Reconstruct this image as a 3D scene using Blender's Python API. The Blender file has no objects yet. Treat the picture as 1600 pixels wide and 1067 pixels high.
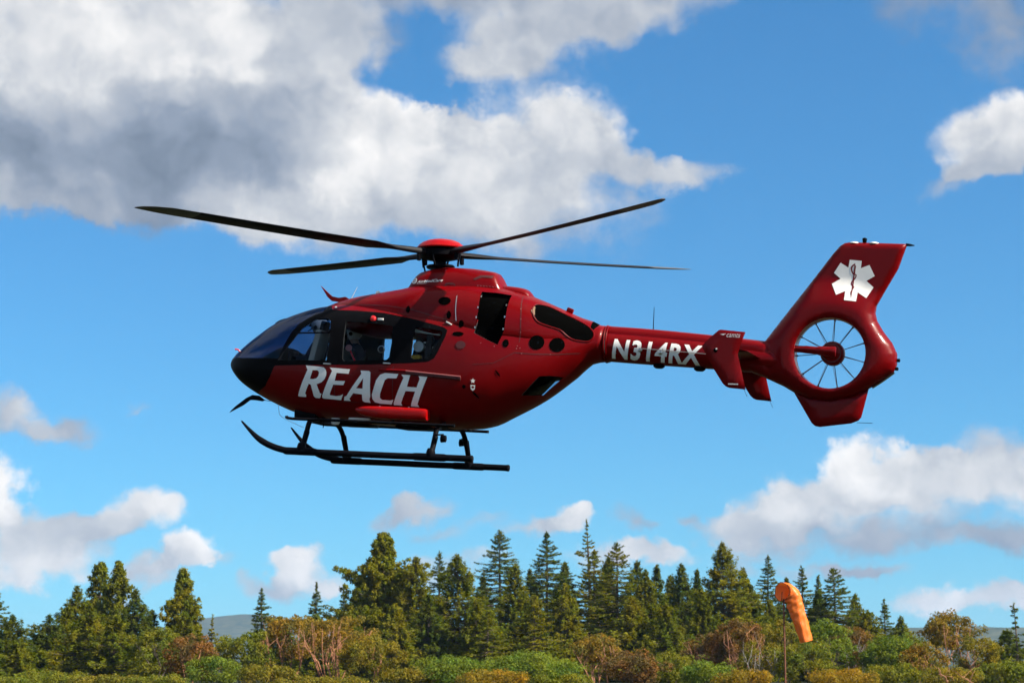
import bpy, bmesh, math, random
import numpy as np
from mathutils import Vector, Matrix, Euler
sc = bpy.context.scene
COL = sc.collection
R = math.radians

# ================================================================ camera
cam_d = bpy.data.cameras.new('camera'); cam = bpy.data.objects.new('camera', cam_d); COL.objects.link(cam)
cam.location = (0, 0, 1.7); cam.rotation_euler = (R(90 + 9.28), 0, 0)
cam_d.sensor_width = 36; cam_d.lens = 69.75; cam_d.clip_start = .5; cam_d.clip_end = 40000
cam_d.dof.use_dof = True; cam_d.dof.focus_distance = 30; cam_d.dof.aperture_fstop = 4.0
sc.camera = cam

# ================================================================ light
SUN_AZ, SUN_EL = R(114), R(38)          # azimuth clockwise from +Y: to the right of the camera and a little behind it
w = bpy.data.worlds.new('World'); sc.world = w; w.use_nodes = True
sun_d = bpy.data.lights.new('sun', 'SUN'); sun_d.energy = 5.0; sun_d.angle = R(.55); sun_d.color = (1, .92, .78)
sun = bpy.data.objects.new('sun', sun_d); COL.objects.link(sun)
sdir = Vector((math.sin(SUN_AZ)*math.cos(SUN_EL), math.cos(SUN_AZ)*math.cos(SUN_EL), math.sin(SUN_EL)))
sun.rotation_euler = sdir.to_track_quat('Z', 'Y').to_euler(); sun.location = sdir*60
sc.view_settings.view_transform = 'Standard'; sc.view_settings.look = 'None'
sc.view_settings.gamma = 1; sc.view_settings.exposure = 1.0
sc.cycles.max_bounces = 6; sc.cycles.transparent_max_bounces = 16; sc.cycles.diffuse_bounces = 3
sc.cycles.glossy_bounces = 3; sc.cycles.volume_bounces = 0; sc.cycles.use_denoising = True
sc.cycles.use_adaptive_sampling = True; sc.cycles.adaptive_threshold = .02; sc.cycles.adaptive_min_samples = 10
sc.cycles.caustics_reflective = False; sc.cycles.caustics_refractive = False

def build_world():
    nt = w.node_tree; N = nt.nodes; L = nt.links; N.clear()
    def node(t, **k):
        n = N.new(t)
        for a, b in k.items(): setattr(n, a, b)
        return n
    def put(sock, v):
        if hasattr(v, 'is_linked') or isinstance(v, bpy.types.NodeSocket): L.new(v, sock)
        else: sock.default_value = v
    def m(op, a, b=0.0, c=None, clamp=False):
        n = node('ShaderNodeMath', operation=op, use_clamp=clamp)
        put(n.inputs[0], a); put(n.inputs[1], b)
        if c is not None: put(n.inputs[2], c)
        return n.outputs[0]
    def vm(op, a, b):
        n = node('ShaderNodeVectorMath', operation=op); put(n.inputs[0], a)
        if op == 'SCALE': put(n.inputs['Scale'], b)
        else: put(n.inputs[1], b)
        return n.outputs[0]
    def noise(v, scale, detail=4, rough=.55, color=False):
        n = node('ShaderNodeTexNoise'); put(n.inputs['Vector'], v)
        n.inputs['Scale'].default_value = scale; n.inputs['Detail'].default_value = detail; n.inputs['Roughness'].default_value = rough
        return n.outputs['Color' if color else 'Fac']
    def smooth(v, a, b):
        n = node('ShaderNodeMapRange', interpolation_type='SMOOTHSTEP'); put(n.inputs['Value'], v)
        n.inputs['From Min'].default_value = a; n.inputs['From Max'].default_value = b
        return n.outputs['Result']
    tc = node('ShaderNodeTexCoord')
    dirn = vm('NORMALIZE', tc.outputs['Generated'], (0, 0, 0))
    sep = node('ShaderNodeSeparateXYZ'); L.new(dirn, sep.inputs[0])
    az = m('ARCTAN2', sep.outputs[0], sep.outputs[1]); el = m('ARCSINE', sep.outputs[2])
    cq = node('ShaderNodeCombineXYZ')               # heading and height in the sky, one unit is 1.85 degrees
    L.new(m('MULTIPLY_ADD', az, 31.0, 8.0), cq.inputs[0]); L.new(m('MULTIPLY', el, 31.0), cq.inputs[1])
    q = cq.outputs[0]
    # clouds grow smaller and finer towards the horizon
    w1 = vm('SCALE', vm('SUBTRACT', noise(q, .55, 3, .5, True), (.5, .5, .5)), 1.2)
    w2 = vm('SCALE', vm('SUBTRACT', noise(q, 2.2, 4, .6, True), (.5, .5, .5)), .55)
    qw = vm('ADD', q, vm('ADD', w1, w2))
    # cloud masses: heading, height, half width, half height, tilt, weight, brightness
    S = None; B = None
    for (u, v, rx, ry, rot, wt, br) in CLOUDS:
        mp = node('ShaderNodeMapping', vector_type='TEXTURE'); L.new(qw, mp.inputs['Vector'])
        mp.inputs['Location'].default_value = (u/100, (1040 - v)/100, 0); mp.inputs['Rotation'].default_value = (0, 0, R(rot))
        mp.inputs['Scale'].default_value = (rx/100, ry/100, 1)
        gr = node('ShaderNodeTexGradient', gradient_type='SPHERICAL'); L.new(mp.outputs[0], gr.inputs[0])
        g = gr.outputs['Fac']
        S = m('MULTIPLY', g, wt) if S is None else m('MULTIPLY_ADD', g, wt, S)
        B = m('MULTIPLY', g, wt*br) if B is None else m('MULTIPLY_ADD', g, wt*br, B)
    # the same broken cumulus goes on all round the sky
    sx = m('ABSOLUTE', m('SUBTRACT', m('MULTIPLY_ADD', az, 31.0, 8.0), 8.0)); sy = m('MULTIPLY', el, 31.0)
    out = m('MAXIMUM', smooth(sx, 8.5, 11.5), smooth(sy, 10.5, 13.5))
    zz = m('ADD', m('MAXIMUM', sep.outputs[2], 0.0), .12)
    pl = node('ShaderNodeCombineXYZ'); L.new(m('DIVIDE', sep.outputs[0], zz), pl.inputs[0]); L.new(m('DIVIDE', sep.outputs[1], zz), pl.inputs[1])
    gen = m('MULTIPLY', smooth(noise(pl.outputs[0], 1.1, 5, .55), .42, .60), out)
    S = m('ADD', S, gen); B = m('MULTIPLY_ADD', gen, .76, B)
    # billowing detail: rounded cells within rounded cells, broken up by noise
    def billow(v, scale, detail=3.0, rough=.5):
        n = node('ShaderNodeTexVoronoi', voronoi_dimensions='2D', feature='F1', normalize=True); put(n.inputs['Vector'], v)
        n.inputs['Scale'].default_value = scale; n.inputs['Detail'].default_value = detail; n.inputs['Roughness'].default_value = rough
        return m('SUBTRACT', 1.0, n.outputs['Distance'])
    qb = vm('ADD', q, vm('SCALE', vm('SUBTRACT', noise(q, 1.6, 4, .6, True), (.5, .5, .5)), .75))
    SUNWARD = (.20, .22, 0)
    fb = noise(q, 1.3, 8, .60); bl = billow(qb, 1.0); bl2 = billow(vm('ADD', qb, SUNWARD), 1.0)
    big = noise(qw, .75, 3, .5); big2 = noise(vm('ADD', qw, (.3, .35, 0)), .75, 3, .5)
    edge = m('ADD', m('MULTIPLY', m('SUBTRACT', fb, .5), .85), m('MULTIPLY', m('SUBTRACT', bl, .62), .55))
    dens = m('ADD', S, m('MULTIPLY', edge, smooth(S, .0, .3)))
    # sunlit (upper) edges are crisp, shaded bases fray out
    shade = m('MULTIPLY', m('DIVIDE', B, m('MAXIMUM', S, .02)), .92)
    alpha = smooth(m('DIVIDE', m('SUBTRACT', dens, .08), m('SUBTRACT', .86, m('MULTIPLY', shade, .32))), 0.0, 1.0)
    shade = m('ADD', shade, m('MULTIPLY', m('SUBTRACT', bl, bl2), m('MULTIPLY', smooth(shade, .25, .8), .40)))
    shade = m('ADD', shade, m('MULTIPLY', m('SUBTRACT', big, big2), .60))
    shade = m('ADD', shade, m('MULTIPLY', m('SUBTRACT', fb, .5), .12))
    cr = node('ShaderNodeValToRGB'); L.new(shade, cr.inputs[0])
    e = cr.color_ramp.elements
    e[0].position = .0; e[0].color = (.155, .205, .285, 1); e[1].position = 1.0; e[1].color = (1.0, .985, .97, 1)
    for p, c in ((.3, (.29, .35, .45, 1)), (.6, (.56, .595, .65, 1)), (.8, (.80, .805, .82, 1))):
        x = e.new(p); x.color = c
    sky = node('ShaderNodeTexSky', sky_type='NISHITA', sun_disc=False)
    sky.sun_elevation = SUN_EL; sky.sun_rotation = SUN_AZ; sky.altitude = 2000; sky.air_density = 1.4; sky.dust_density = .3; sky.ozone_density = 2.0
    L.new(vm('NORMALIZE', vm('ADD', dirn, (0, 0, .035)), (0, 0, 0)), sky.inputs['Vector'])      # clear air: the murk lies just under the horizon
    hs = node('ShaderNodeHueSaturation'); L.new(sky.outputs[0], hs.inputs['Color'])
    hs.inputs['Saturation'].default_value = SKY_SAT; hs.inputs['Value'].default_value = 1.0; hs.inputs['Hue'].default_value = .5
    b1 = node('ShaderNodeBackground'); tn = vm('MULTIPLY', hs.outputs[0], SKY_TINT); L.new(tn, b1.inputs[0]); b1.inputs[1].default_value = SKY_STR
    b2 = node('ShaderNodeBackground'); L.new(cr.outputs[0], b2.inputs[0]); b2.inputs[1].default_value = CLOUD_STR
    mx = node('ShaderNodeMixShader'); L.new(alpha, mx.inputs[0]); L.new(b1.outputs[0], mx.inputs[1]); L.new(b2.outputs[0], mx.inputs[2])
    o = node('ShaderNodeOutputWorld'); L.new(mx.outputs[0], o.inputs[0])
    w.cycles.sampling_method = 'MANUAL'; w.cycles.sample_map_resolution = 512

SKY_STR, SKY_SAT, CLOUD_STR = .0502, 1.0, .525
SKY_TINT = (.47, 1.09, 1.50)          # the picture's cool, vivid rendering of blue sky
CLOUDS = [
    # great bank at the upper left: bright shoulder, grey belly, ragged underside
    (120, 60, 330, 150, 0, 1.0, .82), (330, 90, 280, 150, 0, 1.0, .84), (90, 180, 330, 110, 0, .8, .70),
    (170, 262, 430, 120, 8, 1.7, .14), (370, 205, 240, 90, 0, .9, .24), (30, 325, 220, 62, 0, 1.0, .74), (510, 40, 150, 130, 0, .8, .40),
    (230, 345, 220, 48, 0, .5, .35), (480, 130, 90, 80, 0, .7, .62),
    # middle cloud behind the rotor
    (570, 205, 150, 70, 0, 1.1, .98), (450, 290, 210, 80, 10, 1.0, .84), (640, 265, 230, 105, 0, .9, .82), (800, 235, 210, 100, 0, 1.0, .70),
    (905, 215, 110, 85, 0, .9, .80), (800, 320, 310, 90, 0, .9, .60), (560, 350, 300, 62, 0, .8, .62), (1050, 280, 140, 36, -8, .9, .62),
    (880, 395, 190, 50, 0, .35, .5), (700, 200, 120, 40, 0, .6, .9),
    # top middle
    (850, 65, 200, 95, 10, 1.1, .58), (980, 20, 220, 65, 8, 1.0, .52), (720, -10, 220, 50, 0, 1.0, .36), (760, 110, 80, 44, 0, .7, .62),
    # top right wisps and the right hand cloud
    (1510, 10, 190, 75, 0, .8, .24), (1590, 95, 100, 90, 0, .7, .26), (1570, 240, 130, 80, 0, 1.2, .80), (1500, 310, 80, 36, 25, .5, .52), (1590, 290, 110, 36, 0, .7, .32),
    # lower right bank
    (1350, 735, 105, 50, 0, 1.0, .98), (1310, 745, 60, 34, 0, .6, .9), (1240, 790, 125, 48, 10, 1.1, .72), (1420, 765, 165, 60, 0, 1.0, .62), (1460, 740, 60, 40, 0, .7, .74), (1570, 745, 130, 80, 0, 1.1, .70),
    (1165, 828, 105, 30, 0, .9, .55), (1370, 832, 260, 38, 0, .9, .40), (1560, 842, 140, 34, 5, .7, .42), (1300, 882, 120, 20, 0, .7, .50), (1190, 862, 110, 22, 0, .5, .55),
    # lower left bank
    (10, 778, 62, 62, 0, 1.3, 1.02), (60, 845, 105, 52, 0, .9, .66), (215, 812, 98, 46, 14, 1.2, .86), (150, 845, 90, 40, 0, .8, .56), (75, 890, 140, 40, 5, 1.0, .78), (295, 862, 58, 36, 15, 1.3, .98), (240, 902, 90, 34, 30, .9, .68),
    (340, 870, 60, 20, 0, .5, .6),
    (25, 660, 66, 44, 0, .75, .58), (110, 682, 74, 30, 0, .75, .52), (60, 690, 60, 24, 0, .5, .5), (225, 640, 46, 12, 0, .4, .45),
    # low small clouds over the trees
    (462, 884, 62, 28, 15, 1.1, .84), (420, 912, 80, 26, 0, .8, .58), (510, 905, 50, 26, 0, .9, .80), (640, 820, 82, 27, 14, .9, .56), (745, 820, 80, 22, 20, .5, .5), (885, 808, 52, 34, 0, 1.2, .88), (835, 832, 80, 26, 0, .9, .60),
    (1030, 862, 76, 28, 0, 1.1, .84), (990, 818, 50, 22, 0, .6, .48), (950, 872, 100, 28, 0, .7, .72), (700, 900, 100, 26, 0, .5, .66), (690, 850, 70, 20, 0, .45, .55), (760, 880, 60, 20, 0, .5, .7),
    (1075, 805, 36, 16, -20, .5, .45), (1440, 943, 84, 28, 0, 1.1, .86), (1545, 940, 76, 27, 0, 1.0, .74), (1350, 890, 80, 16, 0, .5, .45), (1150, 885, 70, 16, 0, .5, .55),
]
build_world()
# ---------------------------------------------------------------- lofted bodies (x forward, y left, z up, metres)
def pchip(xs, ys):
    xs = np.array(xs, float); ys = np.array(ys, float)
    if xs[0] > xs[-1]: xs = xs[::-1]; ys = ys[::-1]
    h = np.diff(xs); d = np.diff(ys) / h
    m = np.zeros_like(ys); m[0] = d[0]; m[-1] = d[-1]
    for i in range(1, len(xs) - 1):
        if d[i-1] * d[i] > 0:
            w1 = 2*h[i] + h[i-1]; w2 = h[i] + 2*h[i-1]
            m[i] = (w1 + w2) / (w1/d[i-1] + w2/d[i])
    def f(x):
        x = np.clip(np.asarray(x, float), xs[0], xs[-1])
        i = np.clip(np.searchsorted(xs, x) - 1, 0, len(xs) - 2)
        t = (x - xs[i]) / h[i]
        return ((2*t**3 - 3*t**2 + 1)*ys[i] + (t**3 - 2*t**2 + t)*h[i]*m[i]
                + (-2*t**3 + 3*t**2)*ys[i+1] + (t**3 - t**2)*h[i]*m[i+1])
    return f

class Loft:
    # table rows: x, z_top, z_bottom, half_width, z_of_max_width, exponent_top, exponent_bottom
    def __init__(self, rows):
        a = np.array(rows, float); self.x0 = a[:, 0].max(); self.x1 = a[:, 0].min()
        self.f = [pchip(a[:, 0], a[:, k]) for k in range(1, 7)]
    def par(self, x): return [g(x) for g in self.f]
    def y(self, x, z, off=0.0):
        zt, zb, w, zc, nt, nb = self.par(x)
        t = np.where(z >= zc, (z - zc) / np.maximum(zt - zc, 1e-4), (zc - z) / np.maximum(zc - zb, 1e-4))
        n = np.where(z >= zc, nt, nb)
        return w * np.maximum(1 - np.minimum(np.abs(t), 1)**n, 0)**(1/n) + off
    def g(self, p):
        x, y, z = p
        zt, zb, w, zc, nt, nb = self.par(x)
        t = (z - zc)/max(zt - zc, 1e-4) if z >= zc else (zc - z)/max(zc - zb, 1e-4)
        n = nt if z >= zc else nb
        v = (abs(y)/max(w, 1e-4))**n + abs(t)**n - 1
        return v + max(0, x - self.x0)*50 + max(0, self.x1 - x)*50
    def normal(self, p):
        e = 1e-3; x, y, z = p
        v = np.array([self.g((x+e, y, z)) - self.g((x-e, y, z)), self.g((x, y+e, z)) - self.g((x, y-e, z)), self.g((x, y, z+e)) - self.g((x, y, z-e))])
        l = np.linalg.norm(v)
        return v/l if l > 0 else np.array([0, 0, 1.])
    def section(self, x, m, inset=0.0):
        zt, zb, w, zc, nt, nb = self.par(x)
        out = []
        for k in range(m):
            a = 2*math.pi*(k + .5)/m
            c, s = math.cos(a), math.sin(a)
            n = nt if s >= 0 else nb
            out.append((max(w - inset, .002)*math.copysign(abs(c)**(2/n), c),
                        zc + (max(zt - zc - inset, .002) if s >= 0 else max(zc - zb - inset, .002))*math.copysign(abs(s)**(2/n), s)))
        return out

POD = Loft([
    (3.29, 1.545, 1.515, .02, 1.53, 2.0, 2.0),
    (3.265, 1.60, 1.445, .14, 1.53, 2.0, 2.0),
    (3.21, 1.68, 1.375, .24, 1.53, 2.1, 2.1),
    (3.08, 1.80, 1.25, .375, 1.525, 2.15, 2.1),
    (2.83, 2.00, 1.10, .525, 1.52, 2.2, 2.2),
    (2.52, 2.21, .955, .64, 1.51, 2.3, 2.3),
    (2.11, 2.375, .81, .725, 1.50, 2.5, 2.5),
    (1.80, 2.455, .755, .76, 1.49, 2.7, 2.6),
    (1.38, 2.50, .71, .78, 1.48, 2.9, 2.7),
    (.56, 2.53, .68, .785, 1.46, 3.0, 2.7),
    (-.25, 2.52, .67, .78, 1.46, 2.9, 2.6),
    (-.70, 2.50, .685, .765, 1.48, 2.7, 2.4),
    (-.98, 2.47, .745, .735, 1.52, 2.6, 2.3),
    (-1.23, 2.45, .87, .69, 1.57, 2.5, 2.2),
    (-1.71, 2.40, 1.135, .565, 1.70, 2.3, 2.1),
    (-2.18, 2.33, 1.49, .40, 1.90, 2.1, 2.0),
    (-2.46, 2.295, 1.725, .305, 2.00, 2.0, 2.0),
    (-2.64, 2.275, 1.75, .275, 2.01, 2.0, 2.0)])
COWL = Loft([
    (1.78, 2.475, 2.30, .05, 2.36, 2.0, 2.0),
    (1.65, 2.52, 2.20, .20, 2.34, 2.2, 2.0),
    (1.34, 2.605, 2.10, .40, 2.30, 2.4, 2.0),
    (.88, 2.69, 2.0, .54, 2.26, 2.6, 2.0),
    (.53, 2.75, 2.0, .60, 2.24, 2.8, 2.0),
    (.30, 2.80, 2.0, .63, 2.22, 2.8, 2.0),
    (-.13, 2.83, 1.9, .655, 2.18, 2.8, 2.0),
    (-.60, 2.835, 1.9, .67, 2.14, 2.8, 2.0),
    (-.98, 2.80, 1.85, .665, 2.10, 2.7, 2.0),
    (-1.43, 2.70, 1.8, .60, 2.08, 2.5, 2.0),
    (-1.93, 2.515, 1.78, .46, 2.06, 2.2, 2.0),
    (-2.25, 2.385, 1.8, .35, 2.05, 2.0, 2.0),
    (-2.48, 2.315, 1.85, .27, 2.05, 2.0, 2.0),
    (-2.60, 2.20, 1.95, .10, 2.05, 2.0, 2.0)])
FAIR = Loft([
    (.50, 2.72, 2.5, .16, 2.6, 3, 3),
    (.44, 2.80, 2.5, .25, 2.6, 3, 3),
    (.36, 2.92, 2.5, .30, 2.6, 3, 3),
    (.29, 3.00, 2.5, .325, 2.6, 3, 3),
    (.10, 3.06, 2.5, .36, 2.6, 3, 3),
    (-.11, 3.095, 2.5, .375, 2.6, 3, 3),
    (-.50, 3.085, 2.5, .375, 2.6, 3, 3),
    (-.80, 3.05, 2.5, .35, 2.6, 3.2, 3),
    (-.92, 3.02, 2.5, .335, 2.6, 3.4, 3),
    (-.98, 2.92, 2.5, .325, 2.6, 3.4, 3),
    (-1.06, 2.76, 2.5, .30, 2.6, 3.4, 3)])
BOOM = Loft([
    (-2.50, 2.215, 1.765, .235, 1.99, 2.1, 2.1),
    (-3.11, 2.185, 1.735, .225, 1.96, 2.1, 2.1),
    (-4.15, 2.115, 1.695, .205, 1.905, 2.1, 2.1),
    (-4.99, 2.05, 1.66, .19, 1.85, 2.1, 2.1),
    (-5.40, 2.03, 1.66, .18, 1.84, 2.1, 2.1)])
RIDGE = Loft([
    (-2.50, 2.285, 2.0, .155, 2.10, 2.6, 2.0),
    (-3.11, 2.26, 1.98, .15, 2.08, 2.6, 2.0),
    (-4.15, 2.19, 1.92, .14, 2.01, 2.6, 2.0),
    (-4.99, 2.12, 1.85, .13, 1.95, 2.6, 2.0),
    (-5.30, 2.10, 1.85, .12, 1.93, 2.6, 2.0)])
# side outlines in the helicopter's own metres (x forward, z up)
D = {
 'R': [[(1.784,1.506),(1.56,1.493),(1.489,1.481),(1.455,1.446),(1.444,1.403),(1.448,1.361),(1.473,1.306),(1.519,1.262),(1.597,1.231),(1.56,1.131),(1.546,1.1),(1.523,1.094),(1.545,1.04),(1.563,1.026),(1.625,1.031),(1.652,1.051),(1.691,1.219),(1.727,1.236),(1.794,1.089),(1.777,1.072),(1.785,1.038),(1.899,1.043),(1.919,1.055),(1.909,1.08),(1.752,1.441)],[(1.669,1.437),(1.603,1.439),(1.575,1.428),(1.562,1.4),(1.575,1.35),(1.606,1.316),(1.657,1.305),(1.707,1.308)]],
 'E': [[(1.395,1.484),(1.074,1.468),(1.092,1.4),(1.282,1.408),(1.309,1.291),(1.144,1.29),(1.17,1.23),(1.33,1.233),(1.39,1.091),(1.385,1.077),(1.295,1.066),(1.224,1.074),(1.177,1.098),(1.215,1.01),(1.492,1.024),(1.519,1.037),(1.514,1.065),(1.356,1.435)]],
 'A': [[(0.907,1.455),(0.775,1.452),(0.751,1.432),(0.749,1.08),(0.765,1.031),(0.751,0.985),(0.844,0.993),(0.876,1.013),(0.878,1.103),(1.016,1.117),(1.066,1.055),(1.083,1.034),(1.063,1.003),(1.17,1.006),(1.157,1.062),(1.125,1.074),(0.892,1.406)],[(0.86,1.343),(0.867,1.188),(0.966,1.192)]],
 'C': [[(0.317,1.421),(0.343,1.355),(0.477,1.355),(0.521,1.326),(0.594,1.12),(0.599,1.064),(0.568,1.037),(0.442,1.03),(0.391,1.043),(0.423,0.973),(0.604,0.981),(0.685,0.999),(0.719,1.046),(0.722,1.108),(0.656,1.321),(0.6,1.401),(0.526,1.429)]],
 'H': [[(0.269,1.414),(0.131,1.413),(0.176,1.239),(0.028,1.234),(-0.015,1.357),(0.003,1.406),(-0.135,1.401),(0.023,0.987),(-0.005,0.951),(0.123,0.956),(0.124,0.977),(0.05,1.173),(0.198,1.175),(0.274,0.999),(0.256,0.963),(0.389,0.965),(0.39,0.995),(0.233,1.371)]],
 'band': [[(1.505,2.373),(1.078,2.363),(0.657,2.335),(0.236,2.264),(-0.127,2.184),(-0.321,2.135),(-0.377,2.093),(-0.36,1.996),(-0.267,1.764),(-0.215,1.667),(-0.121,1.613),(0.154,1.585),(0.948,1.537),(2.305,1.494),(2.325,1.474),(2.39,1.33),(2.505,1.179),(2.696,1.1)]],
 'wscut': [[(2.305,1.504),(2.212,1.796),(2.128,1.996),(2.01,2.138),(1.835,2.253),(1.647,2.329),(1.505,2.373)]],
 'win1': [[(2.266,1.572),(2.149,1.738),(2.03,1.907),(1.929,2.057),(1.837,2.133),(1.738,2.201),(1.606,2.233),(1.52,2.229),(1.467,2.194),(1.439,2.005),(1.441,1.762),(1.458,1.589)]],
 'win2': [[(1.217,2.189),(0.868,2.177),(0.519,2.146),(0.464,2.118),(0.454,1.885),(0.477,1.666),(0.513,1.626),(0.852,1.607),(1.174,1.588),(1.206,1.616),(1.212,1.913)]],
 'win3': [[(0.09,2.128),(-0.089,2.114),(-0.271,2.085),(-0.305,2.052),(-0.293,1.993),(-0.172,1.713),(-0.117,1.664),(0.098,1.648),(0.14,1.676),(0.133,1.942),(0.126,2.108)]],
 'win4': [[(-1.744,1.473),(-1.879,1.493),(-2.06,1.487),(-1.922,1.365),(-1.758,1.216),(-1.625,1.198),(-1.488,1.191)]],
 'intake': [[(-0.809,2.695),(-1.015,2.689),(-1.247,2.662),(-1.236,2.518),(-1.223,2.131),(-1.144,1.902),(-0.979,1.971),(-0.782,2.066),(-0.812,2.402)]],
 'exh': [[(-1.585,2.463),(-1.597,2.518),(-1.647,2.544),(-1.802,2.515),(-2.005,2.427),(-2.186,2.349),(-2.37,2.257),(-2.455,2.182),(-2.484,2.122),(-2.468,2.058),(-2.399,2.016),(-2.29,2.019),(-2.192,2.037),(-2.101,2.092),(-2.012,2.163),(-1.852,2.211),(-1.705,2.26),(-1.623,2.352)]],
 'roundvent': [[(-1.693,1.965)],[(-1.979,1.948)],[(-1.705,1.961),(-1.992,1.943)]],
 'vents': [[(-0.32,2.517),(0.262,2.39),(-0.388,2.32),(-0.575,2.196),(-1.253,1.928)],[(-0.125,2.582),(0.291,2.398),(-0.363,2.328),(-0.569,2.198),(-0.547,2.045),(-0.605,1.879),(-0.689,1.271),(-0.82,1.36),(-0.812,1.267),(-0.848,1.167),(-1.168,1.492)]],
 'rail': [[(0.196,1.466),(-0.638,1.409)]],
 'handles': [[(1.465,1.536),(1.414,1.538),(0.53,1.578),(0.471,1.58),(0.768,2.23),(-0.386,2.202)]],
 'seams': [[(1.305,1.508),(1.305,1.055)],[(0.388,1.535),(0.402,1.011)],[(-0.069,1.474),(0.061,0.824)]],
 'podbox': [[(0.954,0.905),(0.867,0.951),(-0.146,0.931),(-0.141,0.753),(0.66,0.76)]],
 'airmed': [[(0.316,2.861),(0.257,2.818),(-0.155,2.864),(0.266,2.869)]],
 'nreg': [[(-2.742,1.811),(-4.051,1.738),(-2.794,2.082),(-2.999,2.072),(-2.942,1.8)]],
 'plate': [[(-4.488,2.142),(-4.519,2.151),(-4.863,2.126),(-4.825,2.019),(-4.767,1.816),(-4.822,1.616),(-4.896,1.332),(-4.67,1.348),(-4.623,1.365),(-4.574,1.407),(-4.441,1.604),(-4.263,1.91),(-4.308,1.974),(-4.39,2.054)]],
 'platebot_far': [[(-4.358,2.01),(-4.895,1.292),(-4.666,1.317),(-4.597,1.365),(-4.524,1.473)]],
 'camts': [[(-4.597,2.045),(-4.792,2.044),(-4.598,2.097),(-4.517,2.087)],[(-4.656,1.393),(-4.799,1.394),(-4.658,1.411)],[(-4.457,1.86)]],
 'tail': [[(-4.528,2.158),(-4.947,2.118),(-5.314,2.623),(-5.602,3.017),(-5.862,3.383),(-5.967,3.514),(-6.038,3.561),(-6.128,3.576),(-6.921,3.56),(-6.808,3.205),(-6.648,2.909),(-6.522,2.668),(-6.508,2.558),(-6.538,2.449),(-6.633,2.296),(-6.755,2.145),(-6.832,1.992),(-6.837,1.838),(-6.796,1.736),(-6.639,1.613),(-6.438,1.47),(-6.209,1.344),(-5.904,1.278),(-5.594,1.304),(-5.39,1.398),(-5.249,1.476),(-4.978,1.591),(-4.545,1.749)]],
 'duct': [[(-5.897,1.959),(-5.378,1.944),(-6.412,1.974),(-5.879,2.454),(-5.915,1.468)]],
 'duct2': [[(-5.896,1.987),(-5.406,1.973),(-6.378,2.001),(-5.877,2.48),(-5.914,1.492)]],
 'ventral': [[(-5.351,1.516),(-5.399,1.389),(-5.663,0.969),(-5.715,0.928),(-5.784,0.917),(-6.222,0.985),(-6.322,1.028),(-6.362,1.08),(-6.465,1.485),(-6.369,1.584)]],
 'star': [[(-6.125,3.312),(-6.295,3.298),(-6.285,3.193),(-6.405,3.243),(-6.485,3.084),(-6.37,3.013),(-6.473,2.923),(-6.381,2.763),(-6.257,2.843),(-6.243,2.708),(-6.075,2.722),(-6.083,2.856),(-5.958,2.796),(-5.886,2.96),(-6.006,3.038),(-5.908,3.119),(-5.997,3.268),(-6.109,3.198)]],
 'snake': [[(-6.204,3.251),(-6.162,3.216),(-6.155,3.168),(-6.18,3.113),(-6.221,3.093),(-6.209,3.045),(-6.168,2.996),(-6.165,2.954),(-6.197,2.92),(-6.175,2.872),(-6.16,2.83),(-6.17,2.789),(-6.169,2.762)]],
 'staff': [[(-6.205,3.23),(-6.19,3.051),(-6.178,2.872)]],
 'cutter': [[(1.908,2.785),(1.841,2.727),(1.72,2.63),(1.604,2.608),(1.501,2.625),(1.426,2.587),(1.6,2.544),(1.716,2.556),(1.793,2.619)]],
 'cutter2': [[(3.292,0.794),(3.202,0.887),(3.03,1.022),(2.927,1.075),(2.821,1.068),(2.721,1.003),(2.762,0.982),(2.954,1.004),(3.076,0.911)]],
 'whip': [[(-3.303,2.577),(-3.305,2.097)]],
 'fenarm': [[(-5.391,2.009),(-5.935,1.99)]],
 'finlight': [[(-6.317,3.602)]],
 'boxes': [[(-1.986,2.503),(-2.125,2.449)]],
}
# ================================================================ helpers
def link(o, parent=None):
    COL.objects.link(o)
    if parent is not None: o.parent = parent
    return o
def tag(o, label=None, cat=None, group=None, kind=None):
    if label: o['label'] = label
    if cat: o['category'] = cat
    if group: o['group'] = group
    if kind: o['kind'] = kind
    return o
def empty(name, loc=(0, 0, 0), rot=(0, 0, 0), parent=None):
    o = bpy.data.objects.new(name, None); o.empty_display_size = .3
    o.location = loc; o.rotation_euler = rot
    return link(o, parent)
def mesh_obj(name, verts, faces, mat, parent=None, smooth=True, sharp=None):
    me = bpy.data.meshes.new(name); me.from_pydata([tuple(map(float, v)) for v in verts], [], faces); me.update()
    return finish(name, me, mat, parent, smooth, sharp)
def finish(name, me, mat, parent=None, smooth=True, sharp=None):
    me.validate()
    for x in (mat if isinstance(mat, (list, tuple)) else [mat]): me.materials.append(x)
    if smooth: me.polygons.foreach_set('use_smooth', [True]*len(me.polygons))
    if smooth and sharp: me.set_sharp_from_angle(angle=R(sharp))
    o = bpy.data.objects.new(name, me)
    return link(o, parent)
def fix_normals(me):
    bm = bmesh.new(); bm.from_mesh(me); bmesh.ops.recalc_face_normals(bm, faces=bm.faces); bm.to_mesh(me); bm.free()

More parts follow.
